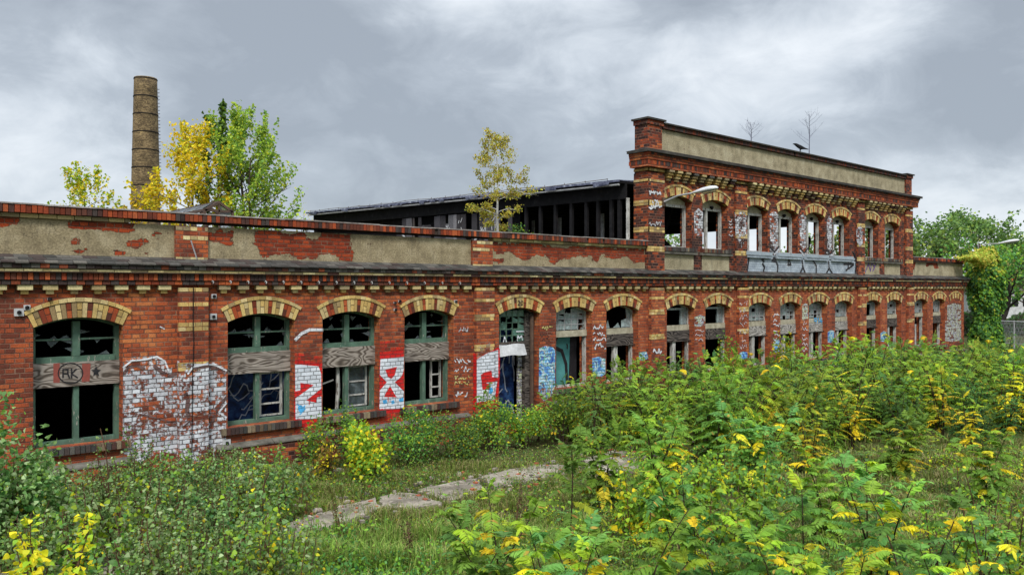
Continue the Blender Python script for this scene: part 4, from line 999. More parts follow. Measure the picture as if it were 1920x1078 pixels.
# cladding boards with gaps (further half), studs and a dark lining (nearer half)
mb = MB(); a = py(960); b = py(745); y = a
while y < b:
    w = r.uniform(.12, .4); c = r.choice(PLK); k = r.uniform(-.02, .02)
    if r.random() > .18: mb.box(HX0 + k, HX0 + .03 + k, y, y + w - .02, 4.3, rz(y) - .5 - (r.random() < .2) * .3, tuple(min(.25, q * 3.2) for q in c))
    y += w
hb(mb, 'cladding', 'plank')
mb = MB(); mb.box(HX0 + .35, HX0 + .4, py(960), Y1, 4.2, rz(10) - .3); mb.hexa([(HX0, Y1 - .1, 4.2), (HX1, Y1 - .1, 4.2), (HX1, Y1, 4.2), (HX0, Y1, 4.2), (HX0, Y1 - .1, rz(Y1) + .01), (HX1, Y1 - .1, rz(Y1) + .31), (HX1, Y1, rz(Y1) + .31), (HX0, Y1, rz(Y1) + .01)]); mb.box(HX1 - .1, HX1, 13.3, Y1 - .11, 4.2, rz(Y1) + .25); hb(mb, 'inner_wall', 'black')
for px_ in (985, 1012, 1040, 1070, 1098, 1120, 1145, 1160):
    y = py(px_); mb = MB(); mb.box(HX0 + .0, HX0 + .09, y - .05, y + .05, 4.2, rz(y) - .42); hb(mb, 'stud', 'black')
mb = MB(); y = py(1177); mb.box(HX0 - .01, HX0 + .06, y - .02, y + .05, 4.3, rz(y) - .4); hb(mb, 'stud', 'white_wood')['label'] = 'pale flaking stud next to the tall brick front'
for i, px_ in enumerate((1000, 1050, 1130)):
    y = py(px_, HX0 + 3) ; mb = MB(); mb.box(HX0 + 3, HX0 + 3.06, y - .02, y + .1 + .2 * (i == 1), 4.9, 5.9); hb(mb, 'hanging_lining', 'plank')
for a, b in (((15.9, py(753, 15.9), 5.35), (16.0, py(780, 16.0), 4.55)), ((16.4, py(873, 16.4), 4.5), (16.9, py(905, 16.9), 5.35))):
    mb = MB(); mb.tube([a, b], .04, 6); hb(mb, 'pale_brace', 'metal_grey')
mb = MB()
for k in range(12): y = Y0 + .8 + k * 1.5; mb.bar((HX0 + .1, y, rz(y) - .08), (HX1 - .1, y, rz(y) + .2), .1, .16)
hb(mb, 'rafters', 'black')
mb = MB(); mb.box(HX1 - .12, HX1 - .02, 5.0, 13.25, 6.24, 6.75); hb(mb, 'far_fascia', 'black')
mb = MB(); mb.box(HX1 - .12, HX1 - .02, .5, 4.98, 6.5, 6.72); hb(mb, 'far_fascia', 'black')

mb = MB(); r2 = random.Random(9)
for px_ in (838, 862, 905, 925):
    y = py(px_); z = rz(y) - .95
    for q in range(5): a0 = (HX0 - .03, y + r2.uniform(-.2, .2), z + r2.uniform(-.25, .25)); a1 = (HX0 - .03, a0[1] + r2.uniform(-.15, .15), a0[2] + r2.uniform(-.2, .2)); mb.bar(a0, a1, .008, .03)
hb(mb, 'scrawl', 'metal_white')
# sagging felt and loose ends along the eave
y = Y0 + .3
while y < Y1 - .6:
    w = r2.uniform(.25, .7)
    if r2.random() < .6: z = rz(y); mb = MB(); mb.hexa([(HX0 - .37, y, z - r2.uniform(.02, .09)), (HX0 - .35, y, z + .03), (HX0 - .35, y + w, z + .03), (HX0 - .37, y + w, z - r2.uniform(.02, .07)), (HX0 - .38, y, z - .02), (HX0 - .38, y, z + .05 + r2.uniform(0, .06)), (HX0 - .38, y + w, z + .05), (HX0 - .38, y + w, z - .01)]); hb(mb, 'torn_felt', 'felt', roof)
    y += w + r2.uniform(.1, .5)

# ------------------------------------------------------------------ chimney
c = PD(273, 75); CH = empty('brick_chimney', tuple(c)); tag(CH, 'tall round brown brick chimney with dark hoops behind the factory', 'chimney')
ztop = HT(147, 75); r0, r1 = 1.52, 1.0
def cr(z): return r0 + (r1 - r0) * z / ztop
t = NT('chimney_brick'); tc = t.n('ShaderNodeTexCoord').outputs['Object']; sp = t.n('ShaderNodeSeparateXYZ'); t.L(tc, sp.inputs[0])
cm = t.n('ShaderNodeCombineXYZ'); t.L(t.m('MULTIPLY', t.m('ARCTAN2', sp.outputs[1], sp.outputs[0]), 1.2), cm.inputs[0]); t.L(sp.outputs[2], cm.inputs[1])
mk, rn, rc = brick_cells(t, cm.outputs[0]); col = t.ramp(rn, [(0, (.09, .062, .034)), (.5, (.18, .125, .06)), (1, (.28, .20, .10))])
col = t.mix(mk, (.06, .045, .03), col); col = t.mix(.85, col, t.ramp(t.noise(tc, 1.1, 5, .65), [(.3, .35), (.7, 1.35)]), 'MULTIPLY')
col = t.mix(t.step(t.noise(tc, .9, 5, .7), .62, .68), col, (.34, .24, .11)); M['chim'] = t.done(t.bsdf(col, .9, t.bump(mk, .5, .02)))
mb = MB(); n = 40; mb.lathe([(cr(z), z) for z in np.linspace(0, ztop, 26)] + [(r1 - .25, ztop), (r1 - .3, ztop - 3)], (0, 0, 0), n); o = mb.build('shaft', M['chim'], CH, (0, 0, 0), smooth=True)
z = ztop - .12; k = 0
while z > 2:
    mb = MB(); mb.lathe([(cr(z) + .004, z - .04), (cr(z) + .035, z - .04), (cr(z) + .035, z + .04), (cr(z) + .004, z + .04)], (0, 0, 0), n); mb.build('iron_hoop', M['black'], CH, (0, 0, 0)); z -= 1.66
mb = MB(); th = math.atan2(-(SP), CP) + 0.9
for z in np.arange(2, ztop - .6, .33):
    R_ = cr(z); pts = [(R_ * math.cos(th + s_), R_ * math.sin(th + s_), z) for s_ in (-.12, .12)]; q = [(p[0] * (1 + .2 / R_), p[1] * (1 + .2 / R_), z) for p in pts]; mb.tube([pts[0], q[0], q[1], pts[1]], .018, 4)
mb.build('climbing_irons', M['metal_dark'], CH, (0, 0, 0))

# ------------------------------------------------------------------ skylight on the flat roof
a = P(352, 392, 4.0); SK = empty('roof_skylight', (a.x, 4.0, 4.33)); tag(SK, 'rusty gabled glass skylight showing above the parapet below the yellow tree', 'skylight')
p0 = P(432, 396, 4.0); pa = P(410, 379, 4.0); zt = pa.z; x0, x1 = P(384, 0, 4.0).x, P(436, 0, 4.0).x; xc = (x0 + x1) / 2; ys, ye = 4.0, 7.2; zb = 4.35; ze = zt - (x1 - x0) / 2 * .62
mb = MB()
for y in np.linspace(ys, ye, 5):
    mb.bar((x0, y, ze), (xc, y, zt), .05, .06); mb.bar((x1, y, ze), (xc, y, zt), .05, .06); mb.bar((x0, y, zb), (x0, y, ze), .05, .05); mb.bar((x1, y, zb), (x1, y, ze), .05, .05)
mb.bar((xc, ys - .03, zt), (xc, ye + .03, zt), .06, .06); mb.bar((x0, ys, ze), (x0, ye, ze), .06, .06); mb.bar((x1, ys, ze), (x1, ye, ze), .06, .06); mb.bar((xc, ys - .01, zb), (xc, ys - .01, zt), .03, .03); mb.bar((x0, ys, ze), (x1, ys, ze), .05, .05)
mb.build('frame', M['metal_dark'], SK, SK.location)
mb = MB(); mb.face([(x0, ys + .3, ze + .03), (x0, ye, ze + .03), (xc, ye, zt + .03), (xc, ys + .3, zt + .03)]); mb.face([(xc, ys, zb), (x1, ys, zb), (x1, ys, ze), (xc, ys, zt)]); mb.build('panes', M['glass'], SK, SK.location)

# ------------------------------------------------------------------ lamps
def lamp(name, label, foot, tip, hd, parent_pole=None):
    root = empty(name, tuple(foot)); tag(root, label, 'street lamp', 'outreach lamps')
    f, tp, h = Vector(foot), Vector(tip), Vector(hd); mb = MB()
    mid = (f + tp) / 2 + Vector((0, 0, .05)); mb.tube([f, mid, tp], [.032, .028, .025], 8); mb.build('arm', M['metal_grey'], root, foot, smooth=True)
    d = (h - tp).normalized(); L_ = (h - tp).length; mb = MB(); prof = [(0, .03), (.06, .05), (.2, .085), (.45, .125), (.75, .13), (.93, .09), (1, .02)]
    up = Vector((0, 0, 1)); s_ = d.cross(up).normalized(); u_ = s_.cross(d); g = []
    for t_, rr in prof: g.append([tp + d * (L_ * t_) + s_ * rr * math.cos(2 * math.pi * k / 14) + u_ * (rr * .75 * math.sin(2 * math.pi * k / 14) * (1 if math.sin(2 * math.pi * k / 14) > 0 else .45)) for k in range(14)])
    mb.quadgrid(g, close=True); mb.build('lamp_head', M['metal_white'], root, foot, smooth=True)
    mb = MB(); g = []
    for t_, rr in [(.35, .02), (.45, .10), (.75, .105), (.9, .05), (.93, .0)]: g.append([tp + d * (L_ * t_) + s_ * rr * math.cos(math.pi * k / 8) - u_ * (.05 + rr * .5 * math.sin(math.pi * k / 8)) for k in range(9)])
    mb.quadgrid(g); mb.build('lens', M['glass'], root, foot, smooth=True)
    mb = MB(); mb.box(f.x - .06, f.x + .06, f.y - .0, f.y + .04, f.z - .12, f.z + .12); mb.build('wall_plate', M['metal_dark'], root, foot)
    return root
f = P(1246, 378, -.12); lamp('street_lamp', 'grey outreach lamp bracketed to the tall brick front above its first upper window', (f.x, -.12, f.z), P(1297, 362, -1.15), P(1347, 352, -1.85))
f = P(1838, 461, -.3); l2 = lamp('street_lamp', 'grey outreach lamp sticking out of the ivy at the far right end of the factory', (f.x, -.3, f.z), P(1872, 456.5, -1.2), P(1912, 450, -2.0))
mb = MB(); mb.tube([(f.x, -.25, 0), (f.x, -.25, f.z + .1)], [.09, .06], 10); mb.build('pole', M['metal_grey'], l2, l2.location)

# ------------------------------------------------------------------ crow
cp = P(1494, 276, .1)
def crow(loc):
    me = bpy.data.meshes.new('crow'); bm = bmesh.new()
    V = [(-.02, 0, .15), (-.085, 0, .19), (-.14, 0, .225), (-.185, 0, .235), (-.225, 0, .228), (.06, 0, .12), (.14, 0, .10), (.24, 0, .075),
         (0.0, .03, .09), (0.0, .03, .005), (-.03, .03, .0), (0.0, -.03, .09), (0.0, -.03, .005), (-.03, -.03, .0)]
    vs = [bm.verts.new(v) for v in V]
    for a, b in ((0, 1), (1, 2), (2, 3), (3, 4), (0, 5), (5, 6), (6, 7), (0, 8), (8, 9), (9, 10), (0, 11), (11, 12), (12, 13)): bm.edges.new((vs[a], vs[b]))
    bm.to_mesh(me); bm.free(); o = link(bpy.data.objects.new('crow', me)); o.location = loc
    o.modifiers.new('skin', 'SKIN'); s_ = o.modifiers.new('sub', 'SUBSURF'); s_.levels = 2; s_.render_levels = 2
    rad = [(.062, .065), (.05, .052), (.038, .04), (.018, .018), (.006, .006), (.055, .048), (.04, .022), (.035, .008), (.012, .012), (.006, .006), (.006, .006), (.012, .012), (.006, .006), (.006, .006)]
    for d, q in zip(me.skin_vertices[0].data, rad): d.radius = q
    me.skin_vertices[0].data[0].use_root = True; me.materials.append(M['black']); return o
cro = crow((cp.x, -.03, 8.066)); cro.rotation_euler = (0, 0, PHI - R(90)); cro.scale = (1.2,) * 3
tag(cro, 'black crow standing on the coping of the tall brick front', 'crow')

# ------------------------------------------------------------------ ground
t = NT('weedy_soil'); v = t.pos()
n1 = t.noise(v, .45, 6, .65); n2 = t.noise(v, 5, 6, .7); n3 = t.noise(v, 30, 4, .7)
col = t.ramp(n2, [(.3, (.035, .03, .014)), (.5, (.075, .07, .028)), (.68, (.13, .115, .055))])
col = t.mix(t.step(n1, .45, .62), col, (.055, .075, .016)); col = t.mix(.8, col, t.ramp(n3, [(.3, .45), (.7, 1.4)]), 'MULTIPLY')
M['soil'] = t.done(t.bsdf(col, .95, t.bump(t.m('ADD', n3, n2), .8, .03), .1))
NR = np.random.RandomState(5)
def gz(x, y): return 0.03 * math.sin(x * .9 + y * .4) + .02 * math.sin(y * 1.7 - x * .6)
mb = MB(); xs = np.concatenate([[-900, -300, -80, -30], np.arange(-12, 46, 1.0), [60, 90, 150, 400, 1200]]); ys = np.concatenate([[-300, -60, -30, -20], np.arange(-14, 0.5, 1.0), [14, 30, 60, 120, 300, 1500]])
mb.quadgrid([[(x, y, gz(x, y) - .03 if -12 < x < 46 and -15 < y < 1 else -.03) for x in xs] for y in ys])
tag(mb.build('ground', M['soil']), kind='structure')
t = NT('cracked_concrete'); v = t.pos(); c = t.ramp(t.noise(v, 1.8, 6, .65), [(.3, (.10, .085, .066)), (.5, (.24, .205, .16)), (.7, (.40, .36, .29))])
c = t.mix(.7, c, t.ramp(t.noise(v, 26, 5, .75), [(.3, .5), (.7, 1.3)]), 'MULTIPLY'); c = t.mix(t.step(t.noise(v, 3.5, 5, .7), .6, .66), c, (.05, .075, .012))
M['concrete'] = t.done(t.bsdf(c, .9, t.bump(t.noise(v, 22, 6, .7), .7, .02)))
SLABS = []
def slab(name, pix, thick=.10):
    base = [G(a, b) for a, b in pix]; pts = []; SLABS.append([(q.x, q.y) for q in base]); r = random.Random(int(pix[0][0]))
    for i in range(len(base)):
        a, b = base[i], base[(i + 1) % len(base)]; n = max(2, int((b - a).length / .12))
        for k in range(n): q = a.lerp(b, k / n); pts.append((q.x + r.uniform(-.03, .03), q.y + r.uniform(-.03, .03)))
    mb = MB(); z = .03 + thick; mb.face([(x, y, z + .01 * math.sin(x * 3)) for x, y in pts])
    for i in range(len(pts)):
        a, b = pts[i], pts[(i + 1) % len(pts)]; mb.face([(a[0], a[1], -.05), (b[0], b[1], -.05), (b[0], b[1], z + .01 * math.sin(b[0] * 3)), (a[0], a[1], z + .01 * math.sin(a[0] * 3))])
    return tag(mb.build(name, M['concrete']), kind='structure')
for q in ([(518, 1000), (560, 978), (640, 955), (704, 938), (714, 958), (640, 984), (552, 1020)], [(709, 937), (752, 928), (790, 931), (828, 948), (780, 957), (722, 958)], [(782, 921), (838, 909), (893, 902), (908, 922), (850, 942), (832, 940)],
          [(897, 899), (960, 882), (1012, 874), (1080, 878), (1014, 900), (930, 918)], [(1092, 866), (1150, 846), (1212, 856), (1196, 884), (1106, 892)], [(180, 1048), (240, 1034), (266, 1078), (190, 1096)], [(-60, 1100), (60, 1062), (150, 1070), (60, 1130)]):
    slab('path', q, .02)
# rubble
t = NT('rubble'); M['rubble'] = t.done(t.bsdf(t.mix(t.noise(t.pos(), 12, 4), (.2, .12, .08), (.45, .42, .38)), .9))
def rock(px, py, s_, seed, lab):
    bm = bmesh.new(); bmesh.ops.create_icosphere(bm, subdivisions=2, radius=s_); r = random.Random(seed)
    for q in bm.verts: q.co = Vector((q.co.x * 1.3, q.co.y, q.co.z * .6)) * r.uniform(.8, 1.15)
    me = bpy.data.meshes.new('broken_brick'); bm.to_mesh(me); bm.free(); me.materials.append(M['rubble']); o = link(bpy.data.objects.new('broken_brick', me)); g = G(px, py); o.location = (g.x, g.y, .03 + s_ * .3)
    tag(o, lab, 'rubble')
rock(633, 888, .09, 1, 'pale lump of rubble on the grass left of the yellow leaved bush'); rock(595, 963, .07, 2, 'small pale stone at the left end of the concrete path'); rock(640, 955, .05, 3, 'smallest pale stone beside the concrete path edge')

# ------------------------------------------------------------------ vegetation builders
OVAL = [(0, 0), (.22, .36), (.6, .48), (.9, .24), (1, 0), (.9, -.24), (.6, -.48), (.22, -.36)]
LANCE = [(0, 0), (.3, .46), (.7, .42), (1, 0), (.7, -.42), (.3, -.46)]
HEART = [(0, 0), (.04, .40), (.28, .52), (.62, .34), (1, 0), (.62, -.34), (.28, -.52), (.04, -.40)]
KITE = [(0, 0), (.38, .5), (1, 0), (.38, -.5)]
GREEN = [(.145, .28, .026), (.20, .345, .032), (.092, .22, .040), (.25, .385, .034), (.135, .275, .07)]
DKGREEN = [(.060, .15, .030), (.085, .19, .034), (.065, .165, .055)]
LIME = [(.30, .44, .024), (.40, .50, .025), (.23, .38, .035)]
YELLOW = [(.74, .58, .015), (.80, .58, .02), (.66, .56, .03), (.58, .54, .02)]
GREYG = [(.17, .28, .085), (.23, .35, .11), (.12, .22, .06), (.34, .43, .20), (.17, .27, .04)]
def pickn(p, n, R_, k=.22):
    a = np.array(p)[R_.randint(0, len(p), n)]; return a * (1 + R_.uniform(-k, k, (n, 1)))
def unit(a): return a / (np.linalg.norm(a, axis=-1, keepdims=True) + 1e-9)
def rand_dirs(n, R_, up=0.0):
    v_ = R_.normal(size=(n, 3)); v_[:, 2] += up; return unit(v_)

def pinnate(F, S, base, az, elev, L_, col, R_, pairs=10, ll=.075, lw=.027, droop=.55):
    t_ = np.linspace(.10, 1, pairs); droop = droop * R_.uniform(.5, 1.6); dh = np.array([math.cos(az), math.sin(az), 0.0])
    def pt(q): return np.array(base) + L_ * (np.outer(q, dh) * math.cos(elev) + np.outer(q * math.sin(elev) - droop * q ** 2 * .6, [0, 0, 1]))
    p = pt(t_); tg = unit(pt(t_ + .02) - p); side = np.cross(tg, [0, 0, 1.0]); side = unit(side); up = np.cross(side, tg)
    prof = np.clip(np.sin(np.pi * (t_ * .80 + .14)), .45, 1)
    for sg in (1, -1):
        d = unit(side * sg * 1.0 + tg * .42 - up * .28 + R_.normal(scale=.10, size=p.shape))
        kk = R_.rand(pairs) > .09; cc = np.repeat([col], pairs, 0) * (1 + R_.uniform(-.24, .24, (pairs, 1))); mb_ = R_.rand(pairs) < .03; cc[mb_] = (.42, .26, .05)
        F.leaves(p[kk], d[kk], (up + R_.normal(scale=.22, size=p.shape))[kk], (ll * prof * R_.uniform(.8, 1.1, pairs))[kk], (lw * prof)[kk], cc[kk], LANCE, .12)
    F.leaves(p[-1:], tg[-1:], up[-1:], ll * .8, lw, [col], LANCE, .1)
    q = pt(np.linspace(0, 1, 4)); S.tube(q, [.004, .0035, .003, .0015], 3, tint=(col[0] * .9, col[1] * .75, col[2]), cap=False)

def sapling_mesh(seed, h, nst, spread, leaves, L_, yel=.1, pal=GREEN, low=.15, ll=.075, lw=.028, pairs=10, lime=.12, stemc=(.045, .028, .018)):
    R_ = np.random.RandomState(seed); F, S = MB(), MB(); own = pickn(pal, 1, R_)[0]
    for s_ in range(nst):
        a = R_.uniform(0, 6.28); ln = spread * R_.uniform(.3, 1) * (0 if nst == 1 else 1) + .06; hh = h * R_.uniform(.72, 1.0) if s_ else h
        b0 = np.array([R_.normal(0, .08), R_.normal(0, .08), -.05]) * (1 if nst > 1 else .1)
        b0[2] = -.05
        end = b0 + np.array([math.cos(a) * ln, math.sin(a) * ln, hh]); w = R_.normal(0, .05, 3)
        def sp(q): q = np.asarray(q)[:, None]; return b0 * (1 - q) + end * q - np.array([math.cos(a), math.sin(a), 0]) * ln * .25 * np.sin(np.pi * q) + w * np.sin(q * 5) * .5 * np.array([1, 1, 0])
        S.tube(sp(np.linspace(0, 1, 7)), np.linspace(.014, .004, 7) * (h / 1.5), 5, tint=stemc)
        n = int(leaves * R_.uniform(.85, 1.15)); q = low + (1 - low) * (np.arange(n) + .5) / n; pos = sp(q); az = R_.uniform(0, 6.28)
        for k in range(n):
            az += 2.4 + R_.normal(0, .25); f = q[k]
            el = (.12 + .95 * f ** 2.5) + R_.normal(0, .18); l_ = L_ * (1 - .45 * f ** 4) * R_.uniform(.7, 1.1) * (.75 + .5 * min(f, .6))
            r_ = R_.rand()
            c = YELLOW if r_ < yel * (1.9 if f < .5 else 1.1 if f < .8 else .15 if nst < 6 else .3) else LIME if r_ < yel + lime else pal
            cc = pickn(c, 1, R_)[0]; cc = cc * .4 + own * .6 if c is pal else cc
            pinnate(F, S, pos[k], az, el, l_, cc, R_, pairs, ll * R_.uniform(.85, 1.1), lw, .5 + .5 * R_.rand())
    return F, S

def sucker_mesh(seed, h, nst, spread, leaves, ls, pal=GREYG, yel=.03, shape=HEART, stemc=(.10, .055, .03), low=.1, ylim=YELLOW):
    R_ = np.random.RandomState(seed); F, S = MB(), MB()
    for s_ in range(nst):
        a = R_.uniform(0, 6.28); ln = spread * math.sqrt(R_.uniform(.0, 1)); hh = h * R_.uniform(.65, 1.0) if s_ else h
        b0 = np.array([math.cos(a) * ln * .8, math.sin(a) * ln * .8, -.05]); a2 = a + R_.normal(0, .6); end = b0 + np.array([math.cos(a2) * .15 * hh, math.sin(a2) * .15 * hh, hh])
        def sp(q): q = np.asarray(q)[:, None]; return b0 * (1 - q) + end * q + np.array([.03, -.02, 0]) * np.sin(q * 6 + s_)
        S.tube(sp(np.linspace(0, 1, 6)), np.linspace(.008, .0025, 6) * (h + .3), 4, tint=stemc)
        n = int(leaves * R_.uniform(.8, 1.2)); q = np.sort(low + (1 - low) * R_.rand(n)); pos = sp(q)
        d = rand_dirs(n, R_, .15); d[:, 2] *= .6; d = unit(d); off = R_.uniform(.02, .13, (n, 1)) * (1.25 - .8 * q[:, None]) * (1 + h * .3)
        B = pos + d * off; dl = unit(d + np.array([0, 0, -.55]) + R_.normal(scale=.35, size=(n, 3))); nn = unit(rand_dirs(n, R_, 1.1) + d * .5)
        c = pickn(pal, n, R_, .25); m_ = R_.rand(n) < yel; c[m_] = pickn(ylim, int(m_.sum()), R_)
        sz = ls * R_.uniform(.55, 1.15, n) * (1.05 - .35 * q); F.leaves(B, dl, nn, sz, sz * .95, c, shape, .15)
        for k in range(0, n, 3): S.tube([pos[k], B[k]], [.002, .0015], 3, tint=stemc, cap=False)
    return F, S

def bush_mesh(seed, rx, ry, h, n, ls, pal, yel=.05, shape=OVAL, ypal=YELLOW, dens=.45, stemc=(.06, .04, .025), nst=14):
    R_ = np.random.RandomState(seed); F, S = MB(), MB()
    lob = [(R_.uniform(-.7, .7) * rx, R_.uniform(-.7, .7) * ry, R_.uniform(.25, .75) * h, R_.uniform(.25, .45)) for _ in range(11)]
    pts = []
    while len(pts) < n:
        l = lob[R_.randint(len(lob))]; d = rand_dirs(1, R_, .25)[0]; r_ = R_.rand() ** dens
        p = np.array([l[0] + d[0] * rx * l[3] * 1.5 * r_, l[1] + d[1] * ry * l[3] * 1.5 * r_, l[2] + d[2] * h * l[3] * r_])
        if p[2] > .02: pts.append(p)
    B = np.array(pts); out = unit(B - np.array([0, 0, h * .3])); d = unit(out * .6 + R_.normal(scale=.6, size=B.shape) + np.array([0, 0, -.2])); nn = unit(out * .5 + rand_dirs(n, R_, 1.0))
    c = pickn(pal, n, R_, .28); m_ = R_.rand(n) < yel; c[m_] = pickn(ypal, int(m_.sum()), R_); sz = ls * R_.uniform(.6, 1.2, n); F.leaves(B, d, nn, sz, sz * .72, c, shape, .15)
    for k in range(nst):
        e = B[R_.randint(n)]; b0 = np.array([e[0] * .25, e[1] * .25, -.05]); m_ = (b0 + e) / 2 + np.array([0, 0, .15 * h]); S.tube([b0, m_, e], [.009, .006, .002], 4, tint=stemc, cap=False)
    return F, S

def make_plant(name, FS, loc, rz_, label, cat, group=None, scale=1.0):
    F, S = FS; root = empty(name, loc, rz_); root.scale = (scale,) * 3; S.build('stems', M['bark'], root, (0, 0, 0), uv=False); F.build('foliage', M['leaf'], root, (0, 0, 0), uv=False)
    return tag(root, label, cat, group)
def place(proto, used, loc, rz_, sc, label=None, group=None):
    if proto.name not in used: used.add(proto.name); o = proto
    else: o = copy_tree(proto)
    o.location = loc; o.rotation_euler = (0, 0, rz_); o.scale = (sc, sc, sc * NR.uniform(.92, 1.08))
    if label: o['label'] = label
    if group: o['group'] = group
    return o
used = set()

# ---- dense robinia thicket in front of the right half of the wall
LAB = 'green feathery leaved sapling in the dense thicket before the right half of the factory'; GRP = 'saplings of the dense thicket'
protos = [make_plant('locust_sapling', sapling_mesh(100 + i, hh, ns + 3, .62, lv + 2, .36, ye, pl, low=.05, ll=.074, lw=.024, lime=li, pairs=11), (0, -6, 0), 0, LAB, 'sapling', GRP)
          for i, (hh, ns, lv, ye, pl, li) in enumerate(((1.5, 5, 15, .01, GREEN[2:3] + GREEN, .10), (1.35, 6, 14, .05, GREEN + LIME[2:], .22), (1.65, 5, 16, .0, DKGREEN + GREEN[2:3], .0), (1.2, 6, 13, .12, GREEN + LIME, .35), (1.5, 4, 16, .02, GREEN[:3] + DKGREEN[1:2], .08)))]
def top_line(px):   # height of the thicket outline in the survey (pixel y of its top)
    return float(np.interp(px, [1030, 1060, 1100, 1150, 1200, 1260, 1330, 1400, 1450, 1500, 1560, 1600, 1640, 1700, 1760, 1820, 1870, 1920], [735, 700, 698, 676, 664, 660, 648, 668, 658, 652, 650, 610, 628, 640, 640, 650, 640, 640]))
def front_depth(px): return float(np.interp(px, [1000, 1080, 1200, 1300, 1450, 1500, 1700, 1920, 2100], [19.5, 17.5, 15.0, 14.2, 14.8, 15.4, 16.6, 17.0, 17.0]))
cnt = 0; pts = []
dd0 = 14.2; rows = []
while dd0 < 52: rows.append(dd0); dd0 += .72 + max(0, dd0 - 20) * .035
for d in rows:
    for px in np.arange(1000, 2060, 1500 / d * (.74 + max(0, d - 20) * .015)):
        x_ = float(px + NR.uniform(-.35, .35) * 1500 / d); dd = float(d + NR.uniform(-.3, .3)); p = PD(x_, dd)
        if dd < front_depth(x_) or p.y > -.75 and p.x < 41: continue
        if p.x > 58: continue
        hmax = HT(top_line(min(1920, x_)) + 6, dd)
        back = max(0, min(1, (dd - front_depth(x_)) / 3.0)); h = min(hmax, 1.15 + .75 * back)
        if p.y > -1.8: h = min(h, 1.5)
        h = max(.6, h) * NR.uniform(.62, 1.12); pts.append((p, h)); 
print('thicket', len(pts)); pts = [pts[int(i)] for i in np.linspace(0, len(pts) - 1, min(len(pts), 290))]
for p, h in pts:
    v_ = math.sin(p.x * .9 + .5) + math.sin(p.y * 1.1 + p.x * .4); k = int(NR.choice([2, 2, 4, 0]) if v_ < -.1 else NR.choice([0, 1, 3, 4, 1])); base_h = (1.5, 1.35, 1.65, 1.2, 1.5)[k]; look = ('mid green bushy', 'lime flecked bushy', 'dark green tall', 'yellow green low', 'plain green loose')[k]
    zone = 'against the factory wall' if p.y > -2.6 and p.x < 41 else 'beyond the ivy' if p.x > 41 else 'at the front edge near the path' if p.x < 16 and p.y < -4 else 'before the tall brick part' if p.x < 26 else 'towards the ivy'
    place(protos[k], used, (p.x, p.y, 0), NR.uniform(0, 6.28), h / base_h, look + ' feathery sapling in the thicket ' + zone, GRP); cnt += 1
# yellowing ones standing out of the thicket
yp = [make_plant('locust_sapling', sapling_mesh(140 + i, 1.9, 4, .45, 15, .42, .55, GREEN + LIME, low=.2, ll=.085, lw=.034, lime=.3), (0, -6, 0), 0, 'x', 'sapling') for i in range(2)]
tp = make_plant('locust_sapling', sapling_mesh(150, 2.0, 4, .38, 19, .38, .01, GREEN + DKGREEN[1:2], low=.12, ll=.074, lw=.025, lime=.1, pairs=11), (0, -6, 0), 0, 'x', 'sapling')
for i, (px, py_, d, lab) in enumerate(((1612, 606, 21, 'tallest sapling of the thicket, standing before the pier beside the purple tag'), (1648, 622, 19.5, 'tall sapling just beside the tallest one of the thicket'), (1335, 645, 19, 'tall sapling before the ninth ground floor window'), (1480, 650, 19.5, 'tall sapling before the eleventh ground floor window'), (1208, 656, 18, 'tall sapling before the brick pier where the tall part begins'),
      (1122, 684, 16.8, 'tall sapling before the blue paint near the white scribbled tags'), (1745, 632, 23, 'tall sapling before the sixteenth ground floor window'), (1868, 628, 22, 'tall sapling before the foot of the ivy'), (1270, 655, 18.5, 'tall sapling before the eighth ground floor window'), (1553, 640, 20, 'tall sapling before the board marked with blue numbers'))):
    o = place(tp, used, PD(px, d), i * 1.9, HT(py_, d) / 2.05, lab)
YL = [(1597, 655, 17.0, 'sapling with bright yellow upper leaves rising from the middle of the thicket'), (1818, 715, 16.4, 'sapling with many yellow leaves at the right edge of the thicket'), (1520, 740, 14.6, 'yellowing sapling at the front of the thicket, left of the dry clearing'),
      (1905, 650, 19, 'yellow and green sapling at the right border below the ivy'), (1390, 775, 13.6, 'half yellow sapling in front of the thicket above the lime green bush'), (1265, 775, 13.4, 'yellow flecked sapling just right of the concrete path end'), (1760, 668, 18, 'tall sapling with a few yellow leaves in the right half of the thicket')]
for i, (px, py_, d, lab) in enumerate(YL): o = place(yp[i % 2], used, PD(px, d), i * 1.3, max(.6, HT(py_, d) / 1.9), lab); o.pop('group', None) if 'group' in o else None

